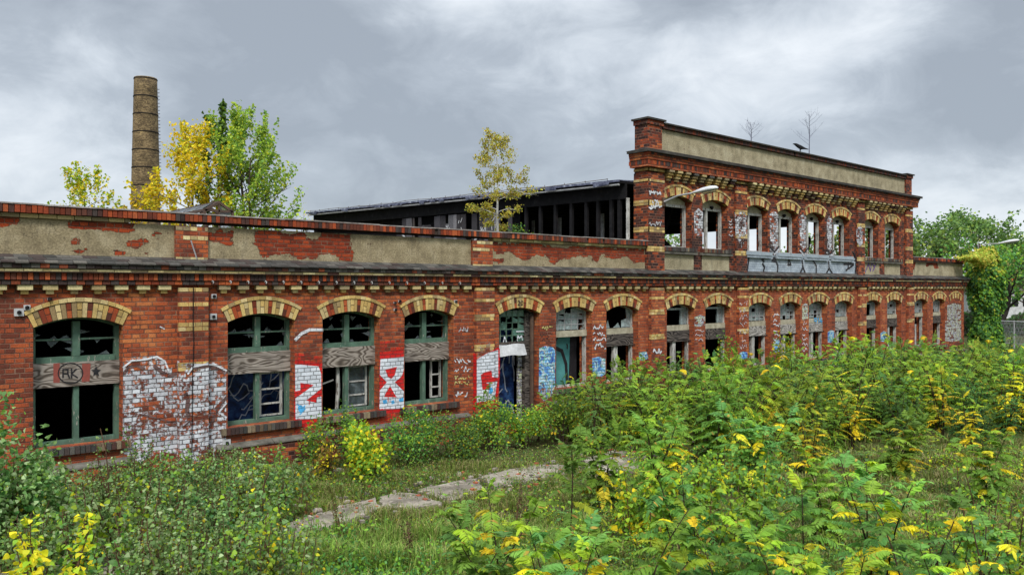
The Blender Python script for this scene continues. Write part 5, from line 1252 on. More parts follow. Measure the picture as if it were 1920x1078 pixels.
# ---- foreground saplings, each its own mesh
FG = [(1075, 835, 8.3, 1, 20, .42, .04, 'single stemmed sapling with long drooping leaves in the centre foreground', 201), (930, 925, 7.6, 3, 12, .36, .16, 'spreading sapling with yellow lower leaves left of the centre foreground', 202),
      (1035, 985, 6.6, 3, 11, .34, .28, 'low sapling with many yellow leaflets at the bottom centre', 203), (1235, 770, 10.6, 3, 15, .45, .05, 'tall green sapling behind the centre foreground one, right of the path', 204),
      (1290, 880, 8.2, 3, 14, .42, .12, 'green sapling with yellow leaves low down, right of the centre foreground', 205), (1170, 945, 7.0, 3, 12, .40, .10, 'leafy sapling at the bottom between the centre one and the lime bush', 206),
      (1512, 905, 7.6, 1, 13, .34, .22, 'thin upright sapling with ragged leaves and yellow hanging leaflets in the right foreground', 207), (1640, 860, 8.2, 3, 13, .36, .24, 'sprawling brown stemmed sapling with yellow leaf ends at the right', 208),
      (1590, 985, 6.8, 3, 12, .38, .22, 'bright lime and yellow sapling low at the bottom right', 209), (1720, 930, 7.4, 2, 12, .36, .2, 'leaning sapling near the bottom right, before the heart leaved plants', 210),
      (1420, 760, 13.0, 4, 14, .44, .06, 'bushy sapling on the left edge of the dry clearing', 211), (1340, 700, 15.5, 4, 14, .45, .02, 'big dark green sapling in front of the tall brick part', 212),
      (1540, 830, 10.8, 2, 12, .36, .05, 'green sapling with arching leaves standing in the dry clearing', 213), (1130, 790, 12.2, 3, 13, .40, .05, 'sapling beside the far end of the concrete path', 214)]
FG += [(860, 985, 7.4, 2, 11, .32, .12, 'small sapling low in the grass at the bottom, left of the spreading one', 215), (1370, 960, 7.6, 2, 12, .34, .15, 'sapling between the lime bush and the thin upright one', 216), (1470, 990, 7.0, 3, 11, .34, .3, 'low yellowing sapling at the foot of the thin upright one', 217),
       (1850, 800, 12.5, 3, 14, .40, .10, 'sapling at the far edge of the dry clearing near the right border', 218), (1680, 770, 14.0, 4, 14, .42, .12, 'bushy sapling at the thicket edge above the sprawling brown stemmed one', 219), (1100, 1000, 6.8, 2, 11, .34, .1, 'low green sapling under the centre foreground one', 220), (1830, 1000, 7.0, 3, 11, .34, .2, 'yellow tipped sapling under the heart leaved suckers', 221)]
for px, py_, d, ns, lv, L_, ye, lab, sd_ in FG:
    h = max(.5, HT(py_, d)); make_plant('locust_sapling', sapling_mesh(sd_, h, ns + (1 if ns > 1 else 0), .58, int(lv * (2.0 if ns == 1 else 1.7)), L_ * 1.2, ye * 1.05, GREEN + (LIME if sd_ in (209, 203) else GREEN[:1]), low=.15, ll=.105, lw=.036, pairs=15, lime=.2 if sd_ in (209, 203, 202) else .08), PD(px, d), sd_ * .7, lab, 'sapling')

# ---- shrubs at the foot of the wall
SH = [(700, 845, 14.3, .75, .5, 1.0, 1500, .075, LIME + GREEN[:2], .22, HEART, 'yellow green heart leaved bush before the window right of the painted Z'), (620, 830, 14.3, .35, .3, .75, 420, .06, [(.22, .10, .03), (.16, .13, .03), (.30, .16, .03)], .2, OVAL, 'reddish brown withered shrub left of the yellow green bush'),
      (600, 800, 14.9, .55, .35, 1.05, 900, .055, GREEN, .03, OVAL, 'light green shrub climbing on the plinth below the painted Z'), (775, 815, 15.6, .85, .5, 1.1, 2600, .05, DKGREEN + GREEN, .03, OVAL, 'dark green bramble mound below the window left of the painted G'),
      (850, 820, 15.9, .9, .55, .95, 2600, .05, GREEN + DKGREEN, .04, OVAL, 'low bramble mound below the fourth big window'), (925, 815, 16.9, .8, .5, 1.0, 2300, .055, GREEN, .06, OVAL, 'mixed green brush in front of the painted G'),
      (985, 820, 17.3, .7, .5, .85, 1700, .055, GREEN + LIME[:1], .08, OVAL, 'brush with pale leaves in front of the graffitied doorway'), (660, 790, 15.2, .5, .35, 1.15, 1100, .05, GREEN + DKGREEN, .02, OVAL, 'slender green shrub rising against the sill of the third window'),
      (1055, 800, 17.5, .8, .5, 1.1, 1900, .06, GREEN, .05, OVAL, 'green brush between the doorway and the thicket')]
for px, py_, d, rx, ry, h, n, ls, pal, ye, shp, lab in SH: make_plant('shrub', bush_mesh(int(px), rx, ry, h, n, ls, pal, ye, shp), PD(px, d), PHI, lab, 'shrub')
for i, (px, d, s_, lab) in enumerate(((905, 17.6, 1.15, 'feathery sapling growing before the lower part of the painted G'), (1010, 17.9, 1.0, 'feathery sapling before the rusty pipe of the doorway'), (1090, 18.0, 1.45, 'tall thin sapling rising before the teal painted window'), (1165, 18.8, 1.5, 'feathery sapling before the window right of the white tags'))):
    make_plant('locust_sapling', sapling_mesh(260 + i, 1.15 * s_, 2, .3, 12, .36, .02, GREEN, ll=.08, lw=.03), PD(px, d), i, lab, 'sapling')
# climber in front of the windows of the tall part
c = PD(1424, 25.4); make_plant('shrub', bush_mesh(77, .55, .3, 2.35, 800, .09, LIME + GREEN, .25, OVAL, nst=10), (c.x, -1.2, 0), 0, 'yellow green slender tree top before the first window right of the silver letters', 'shrub')
c = PD(1328, 23.5); make_plant('shrub', bush_mesh(78, .4, .3, 2.1, 600, .08, LIME[:1] + GREEN, .03, HEART, nst=10), (c.x, -1.1, 0), 0, 'bright green leafy sucker before the ninth ground floor window', 'shrub')

# ---- poplar sucker thicket, left foreground
LAB2 = 'grey green heart leaved sucker in the thicket at the left foreground'; GRP2 = 'suckers of the left thicket'
pp = [make_plant('poplar_sucker', sucker_mesh(300 + i, hh, ns + 1, .30, int(lv * 1.9), .052, pl, ye), (0, -6, 0), 0, LAB2, 'sapling', GRP2) for i, (hh, ns, lv, pl, ye) in enumerate(((.95, 5, 44, GREYG, .01), (.8, 6, 38, GREYG + GREEN, .03), (1.05, 4, 52, GREYG[:3] + DKGREEN, .0), (.7, 6, 34, GREYG + LIME[:1], .04)))]
pts = []
for d in np.arange(8.2, 14.5, .38):
    for px in np.arange(-60, 600, 1500 / d * .42):
        x_ = float(px + NR.uniform(-.2, .2) * 1500 / d); dd = float(d + NR.uniform(-.18, .18)); p = PD(x_, dd)
        if p.y > -.42: continue
        yb = 538.5 + FPX * H / dd
        lim = float(np.interp(yb, [850, 900, 960, 1040, 1160], [585, 575, 545, 520, 560]))
        if x_ > lim: continue
        if yb > 985 and (150 < x_ < 270 or x_ < 40) and NR.rand() < .75: continue
        if dd < 9.2 and x_ < 170 and NR.rand() < .5: continue
        top = float(np.interp(x_, [-50, 100, 200, 300, 420, 500, 560, 600], [850, 850, 848, 842, 838, 842, 858, 905])); hm = HT(top, dd)
        pts.append((p, max(.42, min(hm, .68 + .5 * NR.rand())) * NR.uniform(.8, 1.12), x_, dd))
for p, h, x_, dd in pts[:290]:
    k = NR.randint(4); zone = 'below the first window' if x_ < 220 else 'below the white painted bricks' if x_ < 430 else 'nearest the concrete path'
    if dd < 9.6: zone = 'in the near rows, ' + zone
    place(pp[k], used, (p.x, p.y, 0), NR.uniform(0, 6.28), h / (.95, .8, 1.05, .7)[k] * 1.04, ('tall grey green', 'dense mid green', 'dark leaved', 'short lime tinged')[k] + ' heart leaved sucker ' + zone, GRP2)
print('robinia', cnt, 'poplar', len(pts))
SP_ = [(95, 935, 7.9, .40, 5, 44, LIME + YELLOW[3:], .45, .085, 'bright yellow green sucker near the lower left corner'), (470, 960, 8.6, .3, 4, 30, LIME + GREEN, .12, .07, 'lime green upright suckers at the right edge of the left thicket'),
       (275, 790, 11.7, .13, 3, 85, GREYG + DKGREEN, .0, .055, 'thin climbing sucker in front of the worn white painted bricks'), (225, 790, 11.2, .16, 3, 75, GREYG, .0, .05, 'taller sucker between the first window and the white painted bricks')]
for i, (px, py_, d, sp_, ns, lv, pal, ye, ls, lab) in enumerate(SP_): make_plant('poplar_sucker', sucker_mesh(400 + i, max(.5, HT(py_, d)), ns + 1, sp_, int(lv * 2.2) if i < 2 else lv, ls, pal, ye), PD(px, d), i, lab, 'sapling')
RP = [(1880, 870, 8.4, .35, 5, 34, GREEN + LIME, .05, .075, 'heart leaved green sucker at the right border of the foreground'), (1780, 905, 8.0, .3, 4, 30, GREEN + LIME[:1], .04, .075, 'heart leaved sucker left of the one at the right border'), (1900, 960, 6.8, .3, 4, 30, GREEN, .03, .08, 'large heart leaved plant in the bottom right corner'),
      (1390, 840, 10.4, .50, 9, 36, GREEN + LIME, .05, .085, 'rounded lime green heart leaved bush left of the dry clearing'), (1215, 870, 10.6, .42, 7, 34, LIME + GREEN[:1], .25, .08, 'yellow green heart leaved bush just below the path end'), (1310, 830, 12.4, .4, 7, 30, LIME + GREEN, .12, .08, 'yellow green bush behind the rounded lime one')]
for i, (px, py_, d, sp_, ns, lv, pal, ye, ls, lab) in enumerate(RP): make_plant('poplar_sucker', sucker_mesh(420 + i, max(.6, HT(py_, d)), ns + 3, sp_, int(lv * 2.4), ls, pal, ye, low=.04), PD(px, d), i, lab, 'sapling')
# tall bush hiding the left window's corner
o = make_plant('shrub', bush_mesh(81, .50, .55, 1.92, 3000, .07, GREYG + DKGREEN[:1], .0, HEART, dens=.6, nst=24), PD(18, 9.9), 0, 'tall grey green bush covering the lower left corner of the first window', 'shrub')
make_plant('shrub', bush_mesh(82, .45, .35, 1.3, 900, .075, GREYG, .01, HEART), PD(98, 10.2), 0, 'smaller bush right of the tall one under the first window', 'shrub')

# ---- grass and ground herbs
def on_slab(x, y): return any(in_poly(x, y, q) for q in SLABS)
def blades(n, region, hmin, hmax, pal, seed, w=.006, lean=.5):
    R_ = np.random.RandomState(seed); B = []; 
    while len(B) < n:
        px, d = R_.uniform(region[0], region[1]), region[2] + (region[3] - region[2]) * R_.rand() ** 1.2; p = PD(px, d)
        if p.y > -.3: continue
        if on_slab(p.x, p.y) and R_.rand() < .76: continue
        q = math.sin(p.x * 2.1 + 1.3 * math.sin(p.y * 1.7)) + math.sin(p.y * 2.9 + p.x) + .7 * math.sin(p.x * 5.3 - p.y * 4.1)
        if q < -.4 and R_.rand() < .85: continue
        m_ = int(5 + 28 * R_.rand() ** 2); a = R_.normal(0, .03 + .0015 * m_, (m_, 2)); B += [(p.x + u, p.y + v_) for u, v_ in a]
    B = np.array(B[:n]); N = len(B); h = (hmin + (hmax - hmin) * R_.rand(N) ** 1.6 * 1.25) * (.5 + .7 * np.sin(B[:, 0] * 2.3 + B[:, 1] * 1.7) ** 2); az = R_.uniform(0, 6.28, N); dx = np.stack([np.cos(az), np.sin(az)], 1); ln = h * lean * R_.uniform(.2, 1.2, N); sd_ = np.stack([-dx[:, 1], dx[:, 0]], 1) * w
    z0 = np.full(N, -.02)
    def V3(xy, z): return np.concatenate([xy, z[:, None]], 1)
    a0, a1 = V3(B - sd_, z0), V3(B + sd_, z0); m0, m1 = V3(B + dx * ln[:, None] * .35 - sd_ * .8, h * .6), V3(B + dx * ln[:, None] * .35 + sd_ * .8, h * .6); tp = V3(B + dx * ln[:, None], h * (1 - .25 * ln / h))
    c = pickn(pal, N, R_, .3); F = MB(); F.blocks.append((np.stack([a0, a1, m1, m0], 1), c)); F.blocks.append((np.stack([m0, m1, tp], 1), c * 1.1)); return F
GRASS = [(.12, .21, .025), (.17, .27, .035), (.09, .16, .02), (.22, .29, .055)]; STRAW = [(.27, .24, .08), (.20, .17, .055), (.36, .32, .14), (.15, .19, .035)]
def stuff(name, F, mat='grass'): return tag(F.build(name, M[mat], uv=False), kind='stuff')
stuff('grass', blades(46000, (420, 1120, 6.5, 11.2), .10, .34, GRASS + STRAW[:1], 1, .005, .9))
stuff('dry_grass', blades(36000, (540, 1120, 10.5, 16.0), .04, .15, STRAW + GRASS, 2, .005, 1.0))
stuff('grass', blades(26000, (1050, 1960, 6.5, 13), .05, .22, GRASS + STRAW[:2], 3, .005, .9))
stuff('dry_grass', blades(40000, (1350, 2000, 10.5, 18), .05, .22, STRAW * 2 + GRASS, 4, .006, 1.0))
stuff('grass', blades(16000, (-80, 420, 7.6, 10.5), .05, .2, GRASS + STRAW, 6, .005))
def herbs(n, region, ls, pal, seed, zmax=.16):
    R_ = np.random.RandomState(seed); d = region[2] + (region[3] - region[2]) * R_.rand(n); px = R_.uniform(region[0], region[1], n); B = np.array([tuple(PD(a, b)) for a, b in zip(px, d)]); k = np.sin(B[:, 0] * 1.9) * np.cos(B[:, 1] * 2.3) > -.35; B = B[k & (B[:, 1] < -.3)]; B = B[np.array([not on_slab(q[0], q[1]) or R_.rand() < .2 for q in B])]; m_ = len(B)
    B[:, 2] = R_.rand(m_) ** 1.5 * zmax; F = MB(); s_ = ls * R_.uniform(.5, 1.3, m_); F.leaves(B, rand_dirs(m_, R_, .2), rand_dirs(m_, R_, 1.6), s_, s_ * .6, pickn(pal, m_, R_, .3), OVAL, .2); return F
stuff('dry_grass', blades(14000, (1960, 3000, 8, 26), .07, .25, STRAW * 2 + GRASS, 14, .007, 1.0))
stuff('grass', blades(9000, (-500, -80, 7, 10.5), .07, .25, GRASS, 15, .006, .9))
stuff('ground_herbs', herbs(34000, (1050, 1980, 6.6, 13.5), .045, GREEN + STRAW[:1] + DKGREEN, 8), 'leaf')
stuff('ground_herbs', herbs(12000, (560, 1100, 12.5, 16.5), .04, GREEN + STRAW + DKGREEN, 9, .22), 'leaf')
stuff('moss', herbs(9000, (560, 1140, 11.2, 13.8), .028, [(.12, .19, .01), (.17, .24, .015), (.09, .13, .012)], 10, .03), 'leaf')
stuff('ground_herbs', herbs(14000, (500, 1100, 6.8, 11), .05, GREEN + DKGREEN, 11, .25), 'leaf')
stuff('fallen_leaves', herbs(3200, (520, 1960, 7, 16), .04, YELLOW + STRAW, 12, .05), 'leaf')
R_ = np.random.RandomState(77); S = MB()
for k in range(420):
    px, yb = R_.uniform(520, 1300), 0; yb = np.interp(px, [520, 700, 900, 1150, 1300], [985, 945, 912, 862, 850]) + R_.normal(0, 16); q = G(px, yb); s_ = R_.uniform(.008, .03); w_ = R_.uniform(.6, 1.6, 3) * s_; c_ = R_.uniform(.10, .42)
    S.box(q.x - w_[0], q.x + w_[0], q.y - w_[1], q.y + w_[1], .03, .035 + w_[2], (c_, c_ * .85, c_ * .7) if R_.rand() < .8 else (.35, .10, .05))
tag(S.build('gravel', M['brick_unit']), kind='stuff')
# leafy wild herbs and small seedlings filling the clearings
WL = 'leafy knee high weed in the rough clearing'; hp = []
for i, (hh, n_, pal, ye, shp, ls) in enumerate(((.34, 150, GREEN + LIME[2:], .03, LANCE, .05), (.26, 130, GREEN + STRAW[:1], .05, OVAL, .04), (.42, 120, LIME + GREEN[:2], .10, LANCE, .05), (.30, 120, DKGREEN + GREEN[:2], .02, OVAL, .045))):
    hp.append(make_plant('wild_herb', sucker_mesh(600 + i, hh, 8, .24, n_ // 8 + 4, ls, pal, ye, shp, low=.03), (0, -6, 0), 0, WL, 'weed', 'weeds of the clearings'))
hp.append(make_plant('wild_herb', sapling_mesh(610, .45, 4, .22, 7, .22, .12, GREEN + LIME, low=.1, ll=.045, lw=.017, pairs=9, lime=.2), (0, -6, 0), 0, WL, 'weed', 'weeds of the clearings'))
for k in range(190):
    while True:
        px = NR.uniform(470, 1980); d = NR.uniform(6.6, 17.5); p_ = PD(px, d); yb = 538.5 + FPX * H / d
        if p_.y > -.8 or d > front_depth(px) + .3: continue
        if px < 1180 and -26 < yb - np.interp(px, [520, 700, 900, 1150], [990, 945, 915, 862]) < 52: continue
        if px < 1060 and 14.2 < d: continue
        if px < 900 and d > 11 and NR.rand() < .55: continue
        if 860 < px < 1420 and d < 9.5: continue
        if px > 1430 and 9.2 < d < 14.5 and NR.rand() < .6: continue
        if 480 < px < 840 and d < 11 and NR.rand() < .6: continue
        break
    j = NR.randint(5); z_ = 'near the concrete path' if px < 1150 else 'below the big dark sapling thicket' if d > 12 else 'among the front saplings'
    place(hp[j], used, (p_.x, p_.y, 0), NR.uniform(0, 6.28), NR.uniform(.6, 1.25), ('bright lanceolate leaved', 'low round leaved', 'yellow green upright', 'dark leaved low', 'tiny feathery')[j] + ' weed ' + z_, 'weeds of the clearings')
# dry stalks in front of the path
for i, (px, d, h, lab) in enumerate(((640, 10.8, .55, 'dry brown weed stalk by the left part of the path'), (770, 9.8, .6, 'dark seeded weed stalk in the grass before the path'), (868, 10.2, .7, 'brown dock stalk before the middle of the path'), (965, 10.6, .95, 'tall pale seeded weed by the path, left of the centre sapling'), (990, 11, .7, 'thin brown weed just right of the tall pale one'))):
    R_ = np.random.RandomState(500 + i); S, F = MB(), MB()
    for k in range(4): a = R_.uniform(0, 6.28); e = (math.cos(a) * .12, math.sin(a) * .12, h * R_.uniform(.7, 1)); S.tube([(0, 0, -.03), (e[0] * .4, e[1] * .4, h * .5), e], [.006, .004, .002], 4, tint=(.13, .07, .04)); B = np.array([[e[0] * q, e[1] * q, e[2] * q] for q in np.linspace(.4, 1, 26)]) + R_.normal(0, .018, (26, 3)); F.leaves(B, rand_dirs(26, R_, .5), rand_dirs(26, R_), .035, .02, pickn([(.12, .06, .035), (.2, .16, .07), (.09, .12, .03)], 26, R_), OVAL)
    make_plant('dry_weed', (F, S), PD(px, d), 0, lab, 'weed')

# ------------------------------------------------------------------ trees
def tree(name, loc, label, seed, h, rad, trunk_h, nl, ls, pal, ypal=None, yel=0.0, ysplit=None, upright=.5, nb=16, bark=(.08, .06, .045), tr=.09, droop=0.0, lean=(0, 0), clump=.11, shape=HEART, sub_n=5, fork=1, lowfrac=.25, group=None, top=.0, aspect=.8):
    R_ = np.random.RandomState(seed); S, F = MB(), MB(); tips = []
    for f in range(fork):
        fa = R_.uniform(0, 6.28); fl = (rad * .35 if fork > 1 else 0); hh = h * (1 - .12 * f)
        def tp(q): return np.array([lean[0] * q + math.cos(fa) * fl * max(0, q - .15) + .05 * rad * math.sin(q * 7 + seed), lean[1] * q + math.sin(fa) * fl * max(0, q - .15) + .05 * rad * math.cos(q * 6), hh * q])
        S.tube([tp(q) for q in np.linspace(0, 1, 10)], [tr * (1 - .85 * q) for q in np.linspace(0, 1, 10)], 8, tint=bark)
        for b in range(nb):
            q = lowfrac + (1 - lowfrac) * ((b + R_.rand()) / nb); b0 = tp(q); a = b * 2.4 + R_.normal(0, .4); prof = math.sin(math.pi * (.12 + .83 * ((q - lowfrac) / (1 - lowfrac)) ** aspect)); L_ = rad * (prof * .95 + .1) * R_.uniform(.75, 1.1)
            d = np.array([math.cos(a), math.sin(a), 0]); up = upright * L_ * R_.uniform(.7, 1.2); e = b0 + d * L_ + np.array([0, 0, up]); m_ = b0 + d * L_ * .5 + np.array([0, 0, up * .35 + .1 * L_ * (1 - droop)])
            e[2] -= droop * L_ * .6; S.tube([b0, m_, e], [tr * .32 * (1 - .5 * q), tr * .2 * (1 - .5 * q), .004], 5, tint=bark, cap=False)
            for s_ in range(sub_n):
                u = .3 + .7 * (s_ + R_.rand()) / sub_n; c0 = b0 * (1 - u) ** 2 + 2 * u * (1 - u) * m_ + e * u * u; a3 = R_.uniform(0, 6.28); l3 = L_ * .38 * R_.uniform(.5, 1.2) * (1.15 - .4 * u); e3 = c0 + np.array([math.cos(a3) * l3 * .8, math.sin(a3) * l3 * .8, l3 * (.5 * upright + .1 - droop)]); S.tube([c0, (c0 + e3) / 2 + np.array([0, 0, .05 * l3]), e3], [tr * .09, tr * .06, .002], 3, tint=bark, cap=False); tips.append((c0, e3))
    B = []; per = max(1, nl // len(tips))
    for c0, e3 in tips:
        k = R_.poisson(per * R_.choice([.1, .6, 1.3, 2.0])); q = R_.rand(k, 1) ** .8; B.append(c0 * (1 - q) + e3 * (q * 1.12) + R_.normal(0, clump * rad * .35, (k, 3)))
    B = np.concatenate(B); n = len(B); d = unit(rand_dirs(n, R_, -.5)); nn = rand_dirs(n, R_, .8); c = pickn(pal, n, R_, .28)
    if ysplit is not None: w_ = R_.rand(n) < 1 / (1 + np.exp((B @ np.array(ysplit[0]) - ysplit[1]) * 4)); c[w_] = pickn(ypal, int(w_.sum()), R_, .25)
    elif yel: w_ = (R_.rand(n) < yel); c[w_] = pickn(ypal or YELLOW, int(w_.sum()), R_, .25)
    s_ = ls * R_.uniform(.6, 1.2, n); F.leaves(B, d, nn, s_, s_ * .85, c, shape, .1)
    root = empty(name, loc); S.build('trunk', M['bark'], root, (0, 0, 0), uv=False); F.build('crown', M['leaf'], root, (0, 0, 0), uv=False); tag(root, label, 'tree', group); return root
AMBER = [(.76, .58, .02), (.72, .50, .015), (.76, .64, .03), (.50, .52, .03)]
# yellow and green poplars behind the roof
right = np.array([SP, -CP, 0])
d = 36; tree('poplar_tree', PD(455, d), 'green poplar with upright forked crown behind the left part of the factory', 11, HT(248, d), 2.2, 3, 9500, .135, [(.22, .34, .04), (.14, .25, .04), (.32, .42, .05), (.40, .46, .05)], YELLOW[3:] + LIME, .14, None, .80, 22, tr=.16, sub_n=6, fork=2, lowfrac=.36)
tree('poplar_tree', PD(408, d + .8), 'narrow dark leaved poplar leader between the yellow tree and the green poplar', 14, HT(250, d + .8), 1.15, 3, 1700, .19, GREEN + DKGREEN, None, 0, None, .85, 14, tr=.12, lowfrac=.42)
d = 35; tree('maple_tree', PD(365, d), 'golden yellow tree between the chimney and the green poplar', 12, HT(280, d), 2.1, 3, 5600, .125, AMBER, None, 0, None, .55, 20, tr=.13, sub_n=6, lowfrac=.46, aspect=.55)
tree('maple_tree', PD(280, d - 1), 'low orange yellow tree in front of the foot of the chimney', 17, HT(385, d - 1), .95, 3, 650, .14, AMBER, None, 0, None, .5, 12, tr=.09, lowfrac=.6)
d = 30; tree('young_tree', PD(157, d), 'small yellow green tree showing above the left parapet, left of the chimney', 13, HT(352, d), 1.35, 3, 2000, .10, LIME + AMBER[3:], AMBER, .4, None, .6, 15, tr=.08, lowfrac=.6)
# birch rooted on the flat roof behind the parapet
b = P(936, 432, .75); o = tree('birch_tree', (b.x, .75, 4.25), 'slender birch with sparse yellow leaves rooted behind the parapet', 21, P(920, 264, .75).z - 4.25, .72, .3, 5200, .052, [(.55, .54, .07), (.38, .44, .07), (.66, .56, .06), (.42, .32, .07)], None, 0, None, .38, 26, bark=(.62, .60, .56), tr=.038, droop=.42, clump=.15, shape=KITE, sub_n=6, lowfrac=.2, lean=(-.12, 0), aspect=.8)
def small_bush(px, py_, Y, z0, h, w, n, ls, pal, lab, seed):
    p = P(px, py_, Y); make_plant('shrub', bush_mesh(seed, w, w * .6, h, n, ls, pal, .1, OVAL, nst=6), (p.x, Y, z0), 0, lab, 'shrub')
small_bush(968, 420, .8, 4.3, .75, .35, 260, .055, GREEN + DKGREEN, 'small green shrub on the roof right of the birch', 91); small_bush(1000, 425, .8, 4.3, .55, .35, 120, .05, GREEN, 'lowest green sprig on the roof behind the right part of the parapet', 92); small_bush(566, 390, .5, 4.3, .75, .22, 90, .05, AMBER + LIME, 'tiny orange leaved weed on the parapet right of the green poplar', 93)
def bare(px, py_b, py_t, lab, seed, spread=.3):
    R_ = np.random.RandomState(seed); p = P(px, py_b, .2); S = MB(); h = P(px, py_t, .2).z - 8.05
    S.tube([(0, 0, 0), (.03, 0, h * .5), (-.02, 0, h)], [.018, .011, .003], 5, tint=(.10, .10, .14)); r0 = empty('bare_sapling', (p.x, .2, 8.05)); B = MB()
    for k in range(15):
        q = .25 + .7 * k / 15; a = R_.uniform(0, 6.28); l = h * spread * (1.2 - q) * R_.uniform(.7, 1.3); b0 = np.array([.01, 0, h * q]); e = b0 + np.array([math.cos(a) * l, math.sin(a) * l, l * .9]); B.tube([b0, (b0 + e) / 2 - np.array([0, 0, .03]), e], [.006, .004, .002], 3, tint=(.10, .10, .14))
        for j in range(2): u = R_.uniform(.4, .9); c0 = b0 * (1 - u) + e * u; B.tube([c0, c0 + R_.normal(0, .08, 3) + np.array([0, 0, .1])], [.003, .001], 3, tint=(.10, .10, .14))
    S.build('stem', M['bark'], r0, (0, 0, 0), uv=False); B.build('twigs', M['bark'], r0, (0, 0, 0), uv=False); tag(r0, lab, 'sapling')
bare(1517, 287, 208, 'leafless sapling growing from the top coping right of the crow', 5, .42); bare(1408, 262, 228, 'short leafless twig on the top coping left of the crow', 6, .6)

# ivy swallowing the right end
p = P(1836, 560, -.2)
def ivy(seed):
    R_ = np.random.RandomState(seed); F, S = MB(), MB(); n = 15000; z = 5.35 * R_.rand(n); wob = 1.0 + .13 * np.sin(z * 2.3) + .08 * np.sin(z * 5 + 1); rx = np.interp(z, [0, 3.2, 4.4, 5.35], [.62, .76, .82, .28]) * wob; a = R_.uniform(0, 6.28, n); rr = R_.rand(n) ** .16 * (1 + .12 * (R_.rand(n) < .08))
    rr = rr * (1 + .10 * np.sin(a * 5 + z * 3) + .07 * np.sin(a * 9 - z * 5))
    B = np.stack([rx * rr * np.cos(a), rx * rr * np.sin(a) * .85, z], 1); out = unit(np.stack([np.cos(a), np.sin(a), np.full(n, .25)], 1)); c = pickn(GREEN[:3] + DKGREEN, n, R_, .3); top_ = R_.rand(n) < np.interp(z, [3.4, 5.2], [.06, .75]); c[top_] = pickn([(.42, .44, .04), (.48, .42, .05), (.32, .42, .04)], int(top_.sum()), R_)
    s_ = .15 * R_.uniform(.5, 1.2, n); F.leaves(B, unit(out * .5 + np.array([0, 0, -.8]) + R_.normal(scale=.35, size=(n, 3))), unit(out + R_.normal(scale=.45, size=(n, 3))), s_, s_ * .8, c, HEART, .2)
    n2 = 2200; u = R_.rand(n2); B = np.stack([-2.4 * u - .3, -.1 + R_.normal(0, .22, n2), 4.75 + .25 * (1 - u) + R_.normal(0, .14, n2) * (1.2 - u) - .5 * R_.rand(n2) * (1 - u)], 1); F.leaves(B, rand_dirs(n2, R_, -.5), rand_dirs(n2, R_, .6), .11, .09, pickn([(.50, .46, .07), (.38, .44, .06), (.55, .42, .08), (.3, .38, .05)], n2, R_), HEART, .2)
    for k in range(9): a = k * .7; S.tube([(math.cos(a) * .3, math.sin(a) * .3, -.05), (math.cos(a) * .5, math.sin(a) * .4, 2.5), (math.cos(a) * .3, math.sin(a) * .3, 4.9)], [.04, .03, .01], 5, tint=(.07, .05, .035))
    return F, S
make_plant('ivy_mass', ivy(4), (41.9, -.5, 0), 0, 'thick green ivy column with golden top swallowing the right end of the factory', 'ivy')

# trees beyond the right end
MUTED = [(.12, .20, .045), (.17, .27, .06), (.085, .15, .045), (.22, .31, .07), (.14, .21, .07)]
T2 = [(1835, 54, 432, 4.4, 7000, .20, GREEN + DKGREEN + LIME[:1], 'broad green tree behind the ivy at the right', 31, .34), (1745, 60, 468, 3.6, 4200, .24, GREEN + DKGREEN, 'lower green tree just behind the tall part, above the short parapet', 32, .3), (1925, 62, 470, 4.0, 4200, .24, GREEN + DKGREEN, 'tree cut off by the right border behind the lamp', 33, .3),
      (1655, 62, 440, 3.0, 2400, .24, GREEN, 'tree seen through the last upper windows', 34, .3), (1590, 58, 455, 2.6, 1500, .24, GREEN, 'thin tree seen through the sixth upper window', 35, .3), (1525, 66, 455, 2.8, 1500, .24, GREEN, 'thin tree seen through the fifth upper window', 36, .3), (1270, 70, 455, 3.0, 900, .24, GREEN + LIME, 'sparse tree seen through the first upper window', 37, .3)]
for px, d, top, rad, nl, ls, pal, lab, sd_, lf in T2: tree('broadleaf_tree', PD(px, d), lab, sd_, HT(top, d), rad, 2, nl, ls, MUTED, [(.30, .36, .06)], .10, None, .35, 20, tr=.22, sub_n=6, lowfrac=lf, clump=.15)
d = 47; o = tree('broadleaf_tree', PD(1872, d), 'dark trunked forked tree standing by the wire fence right of the ivy', 41, HT(490, d), 2.9, 2, 2000, .16, GREEN + DKGREEN + STRAW[:1], None, 0, None, .9, 9, bark=(.028, .024, .02), tr=.22, lowfrac=.30, fork=3, sub_n=5)
# hedge and wood beyond
def wood(name, px0, px1, d0, d1, ytop, n, ls, pal, seed):
    R_ = np.random.RandomState(seed); F = MB(); px = R_.uniform(px0, px1, n); d = R_.uniform(d0, d1, n); hz = np.array([HT(ytop, q) for q in d]) * (.72 + .2 * np.sin(px * .031 + seed) + .12 * np.sin(px * .083)); B = np.array([tuple(PD(a, b)) for a, b in zip(px, d)]); B[:, 2] = hz * R_.rand(n) ** .8
    s_ = ls * R_.uniform(.5, 1.3, n); F.leaves(B, rand_dirs(n, R_, -.2), rand_dirs(n, R_, .5), s_, s_ * .8, pickn(pal, n, R_, .35), HEART, .2); return stuff(name, F, 'leaf')
wood('hedge', 1690, 2200, 56, 62, 575, 14000, .22, DKGREEN + [(.10, .09, .06), (.13, .13, .09), (.07, .08, .04)], 3)
wood('wood', 1650, 2400, 95, 125, 505, 16000, .6, DKGREEN + GREEN[:2], 5); wood('wood', 900, 1700, 110, 135, 520, 5000, .6, DKGREEN + GREEN[:1], 7)
